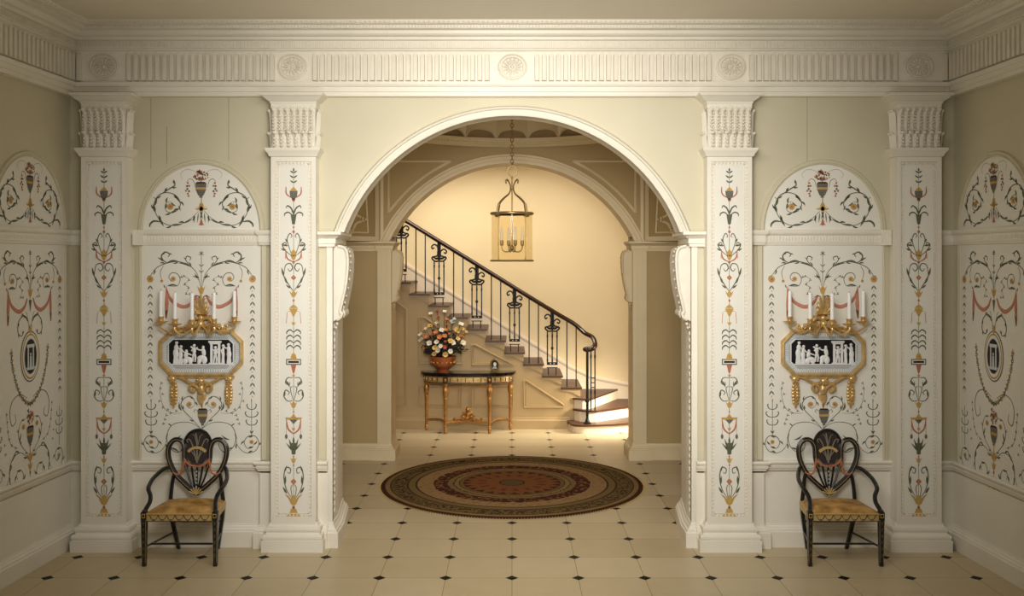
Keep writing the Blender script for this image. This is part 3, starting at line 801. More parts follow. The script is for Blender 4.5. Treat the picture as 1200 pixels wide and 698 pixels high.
def draw_pilaster(p):
    cx = p.cx; D = 682
    p.stroke([(cx, 58), (cx, 640+D)], 1.6, taper=False)
    for y, l in ((72, 16), (90, 18), (108, 16)):
        for q in (-1, 1): p.leaf(cx, y, -90+q*55, l, 7)
    p.leaf(cx, 66, -90, 14, 8)
    p.poly([(cx-15, 138), (cx+15, 138), (cx+13, 158), (cx+4, 171), (cx-4, 171), (cx-13, 158)], 'g_grey', 2); p.poly([(cx-13, 137), (cx, 122), (cx+13, 137)], 'g_gold', 2)
    p.disc(cx, 172, 6, 'g_red', 2)
    def s1():
        p.stroke([(cx-28, 122), (cx-27, 148), (cx-10, 163)], 5, 'g_red')
        p.stroke([(cx, 228), (cx-8, 205), (cx-22, 193), (cx-28, 202)], 5); p.stroke([(cx, 232), (cx-18, 218), (cx-32, 222), (cx-34, 232)], 5)
        p.leaf(cx, 225, -110, 32, 7)
        p.stroke([(cx, 395), (cx-16, 350), (cx-24, 318), (cx-14, 296), (cx-6, 306), (cx-12, 312)], 3.5); p.leaf(cx-22, 330, -120, 18, 7)
        p.stroke([(cx-6, 380), (cx-30, 360), (cx-42, 338), (cx-30, 330), (cx-26, 342)], 4); p.leaf(cx-32, 360, -150, 18, 7); p.leaf(cx-20, 342, -170, 26, 8)
        p.stroke([(cx-30, 355), (cx-24, 388), (cx, 402)], 5, 'g_red'); p.stroke([(cx-29, 358), (cx-31, 390)], 5, 'g_pink', 1)
        p.stroke([(cx, 512), (cx-22, 480), (cx-38, 450), (cx-44, 424)], 4); p.leaf(cx-24, 482, -112, 30, 9); p.leaf(cx-36, 456, -105, 34, 9); p.leaf(cx-12, 500, -140, 22, 7)
        p.stroke([(cx-36, 450), (cx-30, 415), (cx-12, 408), (cx-4, 424), (cx-14, 436), (cx-22, 426)], 4)
        p.stroke([(cx-24, 588), (cx-27, 630)], 5, 'g_pink')
        p.stroke([(cx-20, 585), (cx-10, 585)], 4, 'g_gold')
        for y in (664, 684, 704, 722): p.stroke([(cx, y), (cx-12, y-10), (cx-24, y-4), (cx-26, y+6)], 5)
        p.stroke([(cx-2, D+150), (cx-22, D+150), (cx-30, D+168), (cx-16, D+176), (cx-16, D+164)], 4)
        p.leaf(cx-28, D+160, 60, 30, 8); p.stroke([(cx-2, D+182), (cx-12, D+190), (cx-2, D+232)], 3)
        p.stroke([(cx-2, D+234), (cx-22, D+236), (cx-36, D+218), (cx-30, D+196), (cx-16, D+204), (cx-22, D+214)], 4); p.leaf(cx-36, D+222, -80, 26, 9)
        p.stroke([(cx-27, D+306), (cx-20, D+340), (cx, D+358)], 6, 'g_red'); p.stroke([(cx-27, D+304), (cx-27, D+366)], 3, 'g_red', 1); p.disc(cx-27, D+368, 5, 'g_grey', 2, 9)
        p.leaf(cx, D+430, -108, 58, 10); p.leaf(cx, D+425, -130, 44, 8)
        p.stroke([(cx-4, D+600), (cx-26, D+566), (cx-36, D+520), (cx-28, D+484), (cx-12, D+488), (cx-14, D+504), (cx-24, D+500)], 4); p.leaf(cx-33, D+548, -85, 36, 10); p.leaf(cx-25, D+580, -120, 30, 9); p.leaf(cx-34, D+500, -70, 26, 8)
        p.stroke([(cx-4, D+600), (cx-10, D+560), (cx-2, D+545)], 3); p.leaf(cx-10, D+600, -140, 30, 7, 'g_gold')
    p.both(s1)
    p.poly([(cx-11, 226), (cx+11, 226), (cx+5, 262), (cx-5, 262)], 'g_leaf', 2)
    p.disc(cx, 273, 3.5, 'g_red'); p.disc(cx, 290, 5, 'g_red')
    p.tulip(cx, 368, 15, 26); p.tulip(cx, 386, 12, 20); p.disc(cx, 403, 5, 'g_red')
    p.flower(cx, 460, 10, 'g_red', 'g_gold', n=4); p.tulip(cx, 521, 16, 26); p.disc(cx, 545, 4, 'g_red')
    p.poly([(cx-16, 575), (cx+16, 575), (cx+8, 592), (cx, 608), (cx-8, 592)], 'g_gold', 2); p.poly([(cx-16, 573), (cx, 558), (cx+16, 573)], 'g_gold', 2); p.tulip(cx, 630, 9, 14)
    p.poly([(cx-12, D+82), (cx-8, D+64), (cx, D+56), (cx+8, D+64), (cx+12, D+82)], 'g_gold', 2)
    p.poly([(cx-28, D+80), (cx+28, D+80), (cx+28, D+102), (cx-28, D+102)], 'g_grey', 1); p.poly([(cx-24, D+84), (cx+24, D+84), (cx+24, D+98), (cx-24, D+98)], 'panel', 2); p.poly([(cx-20, D+87), (cx+20, D+87), (cx+20, D+95), (cx-20, D+95)], 'g_dark', 3)
    p.poly([(cx-10, D+102), (cx+10, D+102), (cx+3, D+132), (cx-3, D+132)], 'g_red', 2); p.disc(cx, D+142, 5, 'g_gold')
    p.tulip(cx, D+250, 14, 26); p.disc(cx, D+276, 3, 'g_red')
    p.poly([(cx-10, D+298), (cx, D+282), (cx+10, D+298)], 'g_gold', 2); p.poly([(cx-31, D+297), (cx+31, D+297), (cx+28, D+305), (cx-28, D+305)], 'g_gold', 2); p.poly([(cx-15, D+305), (cx+15, D+305), (cx, D+322)], 'g_grey', 2); p.tulip(cx, D+340, 8, 14)
    p.poly([(cx-10, D+392), (cx+10, D+392), (cx+7, D+434), (cx-7, D+434)], 'g_leaf', 2); p.leaf(cx, D+400, -90, 34, 9)
    p.disc(cx, D+442, 3, 'g_red'); p.tulip(cx, D+456, 12, 22); p.disc(cx, D+474, 3, 'g_red')
    p.flower(cx, D+535, 11, 'g_red', 'g_gold', n=4); p.tulip(cx, D+605, 24, 38); p.disc(cx, D+630, 5, 'g_red'); p.bell(cx, D+650, 34, 40)

ZP0, ZP1 = .652, 2.278          # painted panel, bottom and top
def bay(o, u, n, kind, lab_p, lab_l, fs):
    """white painted panel and lunette on a wall bay; o is the foot point at the bay centre"""
    o, u, n = Vector(o), Vector(u), Vector(n)
    def W(x, z, h): return o + u*x + n*h + Vector((0, 0, z))
    HW = .455
    mb = MB()
    mb.prism([(-HW, ZP0), (HW, ZP0), (HW, ZP1), (-HW, ZP1)], lambda p: W(p[0], p[1], 0), lambda p: W(p[0], p[1], .006), 'panel')
    p = Paint(mb, o + n*.006, u, n, 937.0*.94 if kind == 'main' else 937.0, 463, lambda y: 2.17 + (304 - 285 - y/6.07)/154.4)
    p.sx = 937.0
    if kind == 'main': draw_main_panel(p)
    else: draw_side_panel(p)
    tag(mb.build('wall_panel', smooth=0), lab_p, 'wall panel', 'painted arabesque wall panels')
    mb = MB(); zb = 2.394; rx, rz = .445, .50
    arc = [(rx*math.cos(PI*k/40), zb + rz*math.sin(PI*k/40)) for k in range(41)]
    mb.prism(arc, lambda q: W(q[0], q[1], 0), lambda q: W(q[0], q[1], .006), 'panel')
    p = Paint(mb, o + n*.006, u, n, 937.0, 461, lambda y: 2.17 + (304 - 170 - y/6.07)/154.4)
    draw_lunette(p)
    tag(mb.build('lunette_panel', smooth=0), lab_l, 'wall panel', 'painted lunettes')
    # raised yellow frame
    mb = MB()
    rows = [[W((rx+dr)*math.cos(PI*k/40), zb + (rz+dr)*math.sin(PI*k/40), h) for dr, h in ((-.003, 0), (-.002, .016), (.008, .022), (.014, .016), (.03, .016), (.034, .01), (.036, 0))] for k in range(41)]
    mb.grid(rows, 'wall')
    for q in (-1, 1):
        mb.grid([[W(q*(HW+dr), z, h) for dr, h in ((-.003, 0), (-.002, .014), (.008, .02), (.016, .014), (.04, .012), (.044, 0))] for z in (ZP0, ZP1)], 'wall')
    struct(mb.build(fs))
XB = 2.355
bay((-XB, YW, 0), (1, 0, 0), (0, -1, 0), 'main', 'white panel with painted arabesques behind the left candle sconce and left armchair', 'half-round painted lunette above the left candle sconce', 'trim_20')
bay((XB, YW, 0), (1, 0, 0), (0, -1, 0), 'main', 'white panel with painted arabesques behind the right candle sconce and right armchair', 'half-round painted lunette above the right candle sconce', 'trim_21')
dl = Vector((xside(6.0)-xside(7.0), 1.0, 0)).normalized()
yc = 6.665
for s, fs in ((-1, 'trim_22'), (1, 'trim_23')):
    a = Vector((s*xside(yc-.5), yc-.5, 0)); b = Vector((s*xside(yc+.5), yc+.5, 0)); u = (b-a).normalized(); c = (a+b)/2
    if s < 0: n = Vector((u.y, -u.x, 0)); uu = u
    else: n = Vector((-u.y, u.x, 0)); uu = -u
    bay(c, uu, n, 'side', 'white arabesque panel with dark oval cameo on the %s side wall' % ('left' if s < 0 else 'right'), 'half-round painted lunette over the cameo panel on the %s side wall' % ('left' if s < 0 else 'right'), fs)
# hairline vertical joints in the wall above the lunettes are shallow grooves
mb = MB()
for x, z0, z1 in ((-2.74, 2.86, 3.40), (-2.62, 2.9, 3.18), (-2.15, 2.92, 3.40), (2.24, 2.9, 3.40), (1.82, 2.9, 3.4)):
    mb.box(x-.0012, x+.0012, YW-.0006, YW, z0, z1, 'g_grey')
struct(mb.build('trim_24', smooth=0), 'hairline joints in the wall above the lunettes')

# ------------------------------------------------------------------ pilasters
def pilaster(x, label):
    t = thing('pilaster', label, 'pilaster', (x, YW, 0), 0, 'white painted pilasters')
    yf = -.115; hw = .168
    def ring(mb, h, d, prof, m='white'): mb.sweep([(-h, 0), (-h, -d), (h, -d), (h, 0)], prof, m)
    mb = MB()
    ring(mb, .20, .145, [(0, 0), (.03, 0), (.03, .085), (.0, .088)])
    mb.box(-.20, .20, -.145, 0, .07, .088, 'white')
    ring(mb, .172, .118, [(0, .086), (.045, .086), (.052, .098), (.052, .115), (.045, .126), (.03, .13), (.026, .142), (.032, .15), (.034, .165), (.028, .178), (.014, .184), (.008, .20), (0, .215)])
    mb.build('base', t, smooth=35)
    mb = MB()
    mb.box(-hw, hw, yf, 0, .20, 2.945, 'white')
    # frame of carved guilloche round the sunk panel
    z0, z1 = .255, 2.90
    for (a, b, c, d) in ((-hw, -.135, .2, 2.945), (.135, hw, .2, 2.945), (-.135, .135, .2, z0), (-.135, .135, z1, 2.945)):
        mb.box(a, b, yf-.012, yf+.002, c, d, 'white')
    mb.build('shaft', t, smooth=0)
    mb = MB()
    nb = 96
    for k in range(nb):
        z = z0 + .012 + (z1-z0-.024)*k/(nb-1)
        for q in (-1, 1): mb.ball((q*.124, yf-.002, z), (.0085, .006, .011), 'plaster', 5, 4)
    for k in range(9):
        for z in (z0+.010, z1-.010): mb.ball((-.108 + .027*k, yf-.002, z), (.011, .006, .0085), 'plaster', 5, 4)
    for (a, b, c, d) in ((-.113, -.108, z0+.02, z1-.02), (.108, .113, z0+.02, z1-.02), (-.113, .113, z0+.02, z0+.025), (-.113, .113, z1-.025, z1-.02)):
        mb.box(a, b, yf-.005, yf+.001, c, d, 'white')
    mb.build('carved_border', t)
    mb = MB()
    mb.box(-.108, .108, yf-.002, yf+.0, z0+.025, z1-.025, 'panel')
    p = Paint(mb, (0, yf-.0022, 0), (1, 0, 0), (0, -1, 0), 498.0, 109, lambda y: 2.17 + (304 - 180 - y/3.17)/157.0)
    draw_pilaster(p)
    mb.build('painted_strip', t, smooth=0, label='white strip panel with candelabra arabesque')
    # capital
    mb = MB()
    ring(mb, hw, .127, [(0, 2.935), (.012, 2.94), (.016, 2.955), (.03, 2.975), (.036, 2.985), (.036, 3.0), (.01, 3.002), (0, 3.002)])
    mb.box(-hw, hw, -.127, 0, 2.94, 3.002, 'white')
    mb.build('necking', t, smooth=35)
    mb = MB()
    mb.box(-.162, .162, -.118, 0, 3.0, 3.30, 'plaster')
    def leafcol(lx, ly, nx, ny, z0, z1, w, curl):
        # an acanthus leaf: wavy-edged blade that curls over at the tip
        rows = []
        for i in range(9):
            f = i/8; z = z0 + (z1-z0)*f; out = .012 + .01*f + (curl*max(0, (f-.72)/.28)**2)
            zz = z - .018*max(0, (f-.8)/.2)**2
            ww = w*(.75 + .25*math.sin(PI*f))*(1 + .14*(1 if i % 2 else -1))*(1 if f < .9 else .8)
            row = []
            for j in range(5):
                q = -1 + j/2; o2 = out - .010*(q*q) + (.007 if j == 2 else 0)
                row.append((lx + nx*o2 + (-ny)*q*ww, ly + ny*o2 + nx*q*ww, zz))
            rows.append(row)
        mb.grid(rows, 'plaster')
        mb.ball((lx + nx*(.02+curl), ly + ny*(.02+curl), z1-.012), (w*.8 if nx == 0 else .012, w*.8 if ny == 0 else .012, .011), 'plaster', 6, 5)
    for k in range(7):
        leafcol(-.141 + .047*k, -.118, 0, -1, 3.09, 3.295, .019, .022)
    for k in range(6):
        leafcol(-.1325 + .053*k, -.120, 0, -1, 3.002, 3.125, .0225, .026)
    for q in (-1, 1):
        for k in range(3):
            leafcol(q*.160, -.028 - .036*k, q, 0, 3.09, 3.295, .016, .008)
            leafcol(q*.160, -.03 - .036*k, q, 0, 3.002, 3.125, .018, .010)
    for k in range(6):
        for j in range(7): mb.ball((-.1175 + .047*k, -.128, 3.135 + .021*j), (.0075, .009, .009), 'plaster', 5, 4)
    for k in range(7):
        for j in range(5):
            for e in (-1, 1): mb.ball((-.141 + .047*k + e*.0075, -.142, 3.14 + .025*j), (.006, .006, .0085), 'plaster', 5, 4)
    for k in range(6):
        for j in range(3):
            for e in (-1, 1): mb.ball((-.1325 + .053*k + e*.009, -.142, 3.02 + .026*j), (.007, .006, .009), 'plaster', 5, 4)
    mb.build('acanthus_bell', t, smooth=50)
    mb = MB()
    ring(mb, .155, .115, [(0, 3.295), (.012, 3.297), (.014, 3.332), (.02, 3.336), (.02, 3.345), (.03, 3.352), (.05, 3.366), (.062, 3.38), (.075, 3.388), (.08, 3.403), (0, 3.403)])
    mb.box(-.155, .155, -.115, 0, 3.295, 3.4, 'plaster')
    for k in range(24): mb.ball((-.155 + .0135*k, -.128, 3.315), (.004, .004, .013), 'plaster', 5, 4)
    mb.build('abacus', t, smooth=35)
    return t
pilaster(-3.045, 'white carved pilaster in the far left corner, left of the left armchair')
pilaster(-1.630, 'white carved pilaster between the left armchair and the arch')
pilaster(1.622, 'white carved pilaster between the arch and the right armchair')
pilaster(3.035, 'white carved pilaster in the far right corner, right of the right armchair')

# ------------------------------------------------------------------ sconces and candles
SX = 677.0
def sconce(x, s, label):
    """gilt octagonal plaque with five branches"""
    z0 = 2.17 + (304 - 300 - 494/4.3625)/155.3      # centre of the plaque
    t = thing('candle_sconce', label, 'wall sconce', (x, YW-.007, z0))
    def octo(w, h, c): return [(-w+c, -h), (w-c, -h), (w, -h+c), (w, h-c), (w-c, h), (-w+c, h), (-w, h-c), (-w, -h+c)]
    mb = MB()
    rings = [(.316, .176, .09, 0), (.318, .178, .09, .03), (.312, .172, .088, .042), (.302, .162, .086, .044), (.296, .156, .085, .034), (.292, .152, .084, .02)]
    rows = [[(px, -h, pz) for px, pz in octo(w, hh, c)] for w, hh, c, h in rings]
    mb.grid(rows, 'gold', cv=True); mb.build('gilt_frame', t, smooth=30)
    mb = MB()
    mb.prism(octo(.294, .154, .084), lambda p: (p[0], 0, p[1]), lambda p: (p[0], -.022, p[1]), 'jasper')
    out = octo(.286, .146, .082); inn = octo(.262, .122, .07)
    for k in range(8):
        a, b = out[k], out[(k+1) % 8]; c, d = inn[k], inn[(k+1) % 8]
        L = math.hypot(b[0]-a[0], b[1]-a[1]); nn = int(L/.0135)
        for j in range(nn+1):
            f = (j+.5)/(nn+1)
            p, q = (a[0]+(b[0]-a[0])*f, a[1]+(b[1]-a[1])*f), (c[0]+(d[0]-c[0])*f, c[1]+(d[1]-c[1])*f)
            mb.tube([(p[0], -.023, p[1]), (q[0], -.023, q[1])], .0032, 'relief', 5)
    rows = [[(px, -h, pz) for px, pz in octo(w, hh, c)] for w, hh, c, h in ((.248, .104, .034, .02), (.248, .104, .034, .028), (.242, .099, .032, .028), (.242, .099, .032, .02))]
    mb.grid(rows, 'relief', cv=True)
    mb.build('jasper_border', t, smooth=30, label='pale grey border with radiating white ticks')
    mb = MB()
    mb.prism(octo(.244, .1, .03), lambda p: (p[0], -.02, p[1]), lambda p: (p[0], -.025, p[1]), 'black')
    plq = mb.build('plaque', t, smooth=0, label='black cameo plaque')
    def zx(v): return (v-336)/SX
    def zz(v): return (494-v)/SX
    def figure(draw):
        mb = MB(); draw(mb)
        mb.build('relief_figure', plq)
    def B(mb, X, Y, rx, ry, rot=0, d=.008):
        mb.ball((zx(X), -.027, zz(Y)), (rx/SX, d, ry/SX), 'relief', 10, 6, Matrix.Rotation(math.radians(rot), 3, 'Y'))
    def limb(mb, pts, w, d=.6):
        mb.tube([(zx(a), -.029, zz(b)) for a, b in pts], [w/SX*1.15, w/SX*.8], 'relief', 6)
    def stand(X, top, bot, lean=0, arm=None, wide=14):
        def f(mb):
            h = bot-top
            B(mb, X+lean, top+h*.07, 7.5, 8.5, 0, .007); B(mb, X+lean, top+h*.05, 8.5, 6)
            B(mb, X+lean*.6, top+h*.28, wide*.75, h*.16); B(mb, X, top+h*.52, wide*.9, h*.22)
            mb.prism([(X-wide*.6, top+h*.5), (X+wide*.6, top+h*.5), (X+wide*.95, bot), (X-wide*.95, bot)], lambda p: (zx(p[0]), -.024, zz(p[1])), lambda p: (zx(X+(p[0]-X)*.6), -.033, zz(p[1])), 'relief')
            for q in (-.5, 0, .5): limb(mb, [(X+q*wide*.6, top+h*.5), (X+q*wide*1.5, bot-2)], 2.6)
            if arm: limb(mb, [(X+lean, top+h*.22)] + arm, 4)
        return f
    def seated(X, top, bot, f, arm):
        def g(mb):
            h = bot-top
            B(mb, X, top+h*.1, 7.5, 8.5); B(mb, X-f*2, top+h*.36, 11, h*.24, f*10)
            B(mb, X+f*12, top+h*.66, 20, 13, f*15); B(mb, X+f*20, top+h*.84, 11, h*.2, -f*12); B(mb, X-f*6, top+h*.78, 15, h*.22)
            limb(mb, [(X+f*2, top+h*.25)] + arm, 4)
        return g
    def putto(X, top, bot, f):
        def g(mb):
            h = bot-top
            B(mb, X, top+h*.1, 8, 8); B(mb, X, top+h*.38, 10, h*.2)
            limb(mb, [(X-3, top+h*.55), (X-6, top+h*.75), (X-8, bot)], 5); limb(mb, [(X+3, top+h*.55), (X+7, top+h*.75), (X+5, bot)], 5)
            limb(mb, [(X+4*f, top+h*.28), (X+18*f, top+h*.2)], 4); limb(mb, [(X-4*f, top+h*.28), (X-14*f, top+h*.4)], 4)
            B(mb, X-12*f, top+h*.2, 9, 5, 30*f, .005)
        return g
    figure(stand(208, 436, 552, 4, [(222, 470), (232, 480)], 16))
    figure(stand(232, 456, 552, 3, [(246, 488), (258, 494)], 13))
    figure(seated(262, 478, 552, 1, [(276, 500), (290, 506)]))
    figure(putto(302, 448, 540, 1))
    figure(seated(348, 456, 552, -1, [(330, 480), (316, 474)]))
    def temple(mb):
        def bx(a, b, c, d, h=.008): mb.box(zx(a), zx(b), -.024-h, -.024, zz(d), zz(c), 'relief')
        bx(376, 442, 433, 443, .011); bx(382, 436, 443, 450, .009)
        for a in (385, 424): bx(a, a+12, 450, 545, .008)
        bx(378, 444, 545, 553, .01)
    figure(temple)
    figure(putto(410, 458, 548, -1))
    figure(stand(450, 452, 552, 0, [(440, 480), (446, 500)], 9))
    figure(stand(480, 446, 552, -3, [(462, 470), (456, 462)], 14))
    def ground(mb): mb.box(zx(180), zx(500), -.031, -.024, zz(557), zz(551), 'relief')
    figure(ground)
    # crest: palmette over scrolled base
    mb = MB(); zc0 = .178
    for k in range(9):
        a = math.radians(-84 + 168*k/8); l = .135*(1 - .36*abs(k-4)/4)
        base = Vector((0, -.022, zc0+.115)); tip = base + Vector((math.sin(a)*l*.55, -.006, math.cos(a)*l))
        mb.tube(spline([base, base.lerp(tip, .5) + Vector((math.sin(a)*.012, -.008, 0)), tip], 4), [.0045, .0095], 'gold', 6); mb.ball(tip, .0115, 'gold', 6, 5)
    mb.prism([(-.05, zc0+.06), (.05, zc0+.06), (.035, zc0+.12), (.015, zc0+.14), (-.015, zc0+.14), (-.035, zc0+.12)], lambda p: (p[0], 0, p[1]), lambda p: (p[0]*.8, -.012, p[1]), 'bronze')
    for q in (-1, 1):
        mb.tube(spline([(0, -.02, zc0+.07), (q*.05, -.03, zc0+.085), (q*.085, -.03, zc0+.05), (q*.075, -.03, zc0+.02), (q*.05, -.03, zc0+.03), (q*.058, -.03, zc0+.05)], 5), .012, 'gold', 7)
        mb.box(min(q*.05, q*.075), max(q*.05, q*.075), -.02, 0, zc0+.04, zc0+.105, 'gold')
        mb.tube(spline([(q*.02, -.03, zc0+.01), (q*.1, -.02, zc0+.02), (q*.17, -.02, zc0+.006), (q*.2, -.02, zc0+.02), (q*.18, -.02, zc0+.035)], 5), .009, 'gold', 6)
        for k in range(4): mb.ball((q*(.07+.033*k), -.028, zc0+.018-.003*k), (.018, .012, .01), 'gold', 6, 5)
    mb.ball((0, -.035, zc0+.04), (.032, .03, .03), 'gold', 10, 8)
    mb.ball((0, -.03, zc0+.085), (.022, .02, .02), 'gold', 8, 6)
    mb.build('palmette_crest', t)
    arms = []
    for (ax, ad, dz) in ((-.275, .10, .0), (-.145, .17, -.012), (.0, .225, -.014), (.145, .17, -.012), (.275, .10, .0)):
        mb = MB()
        d = Vector((ax, -ad, 0)); z1 = 1.742 + dz - z0
        hub = Vector((ax*.12, -.045, zc0+.03)); end = Vector((ax, -ad, z1-.055))
        path = spline([hub, hub.lerp(end, .33) + Vector((0, 0, -.035)), hub.lerp(end, .66) + Vector((0, -.01, -.065)), end + Vector((0, 0, -.028)), end], 5)
        mb.tube(path, [.0095, .007], 'gold', 7)
        sc = hub.lerp(end, .55) + Vector((0, -.005, -.05))
        mb.tube(spline([sc, sc + Vector((ax*.05, 0, .03)), sc + Vector((0, 0, .045)), sc + Vector((-ax*.06, 0, .03)), sc + Vector((-ax*.02, 0, .02))], 4), .0055, 'gold', 6)
        arm = mb.build('candle_arm', t)
        mb = MB(); mb.lathe([(.006, -.06), (.014, -.052), (.03, -.048), (.05, -.038), (.053, -.034), (.046, -.034), (.02, -.042), (.0, -.042)], (ax, -ad, z1), 'gold', 18); mb.build('drip_pan', arm)
        mb = MB(); mb.lathe([(.01, -.045), (.012, -.036), (.02, -.03), (.0205, -.004), (.024, 0), (.024, .003), (.017, .003), (.017, -.022), (.0, -.022)], (ax, -ad, z1), 'gold', 16); mb.build('candle_socket', arm)
        arms.append((ax, ad, z1))
    # lower swags, pendants and mask
    mb = MB(); zb = -.178
    mb.box(-.25, .25, -.03, 0, zb-.012, zb+.004, 'gold')
    for q in (-1, 1):
        pts = spline([(q*.2, -.02, zb-.005), (q*.15, -.025, zb-.012), (q*.11, -.025, zb-.035), (q*.07, -.03, zb-.05), (q*.02, -.03, zb-.045)], 5)
        mb.tube(pts, .011, 'gold', 6)
        for k, v in enumerate(pts[::2]): mb.ball(v + Vector((0, -.005, 0)), (.014, .01, .012), 'gold', 6, 5)
        mb.ball((q*.215, -.028, zb-.02), (.024, .016, .024), 'gold', 8, 6)
        for k in range(6): mb.ball((q*.215 + .022*math.cos(k*PI/3), -.034, zb-.02 + .022*math.sin(k*PI/3)), .009, 'gold', 6, 4)
    mb.ball((0, -.034, zb-.035), (.026, .02, .024), 'gold', 8, 6)
    for k in range(7): mb.ball((.026*math.cos(k*2*PI/7), -.042, zb-.035 + .026*math.sin(k*2*PI/7)), .01, 'gold', 6, 4)
    mb.build('swag_garland', t)
    mb = MB()
    for q in (-1, 1):
        mb.tube(spline([(0, -.025, zb-.115), (q*.03, -.03, zb-.08), (q*.07, -.03, zb-.06), (q*.082, -.03, zb-.095), (q*.055, -.03, zb-.115), (q*.045, -.03, zb-.09)], 5), .013, 'gold', 7)
    mb.prism([(-.035, zb-.14), (.035, zb-.14), (.03, zb-.175), (.008, zb-.20), (-.008, zb-.20), (-.03, zb-.175)], lambda p: (p[0], 0, p[1]), lambda p: (p[0]*.7, -.03, p[1]), 'gold')
    mb.ball((0, -.026, zb-.10), (.03, .02, .04), 'gold', 8, 6); mb.ball((0, -.03, zb-.195), .012, 'gold', 6, 5)
    mb.build('ram_mask_pendant', t)
    for q in (-1, 1):
        mb = MB(); x0 = q*.208
        mb.tube([(x0, -.012, zb-.03), (x0, -.012, zb-.215)], .006, 'gold', 6)
        for k in range(7):
            z = zb-.05-.025*k; w = .012 + .009*math.sin(PI*(k+1)/8)
            for e in (-1, 1): mb.ball((x0 + e*w*.8, -.02, z), (w*.9, .01, .013), 'gold', 6, 5, Matrix.Rotation(e*.7, 3, 'Y'))
            mb.ball((x0, -.026, z-.01), .009, 'gold', 6, 4)
        mb.ball((x0, -.015, zb-.225), (.01, .01, .018), 'gold', 6, 5)
        mb.build('husk_drop', t)
    words = ['leftmost', 'second from left', 'middle', 'second from right', 'rightmost']
    for i, (ax, ad, z1) in enumerate(arms):
        mb = MB(); mb.lathe([(.0145, -.02), (.0145, 0), (.0135, .12), (.0125, .188), (.009, .195), (.0, .196)], (0, 0, 0), 'candle', 14)
        mb.tube([(0, 0, .19), (.001, 0, .206)], .0015, 'g_dark', 5)
        o = tag(mb.build('candle'), '%s white candle in the gilt sconce on the %s wall bay' % (words[i], 'left' if s < 0 else 'right'), 'candle', 'white candles in the wall sconces')
        o.location = (x + ax, YW - .007 - ad, z0 + z1)
sconce(-2.35, -1, 'gilt five-branch candle sconce with black cameo plaque above the left armchair')
sconce(2.352, 1, 'gilt five-branch candle sconce with black cameo plaque above the right armchair')

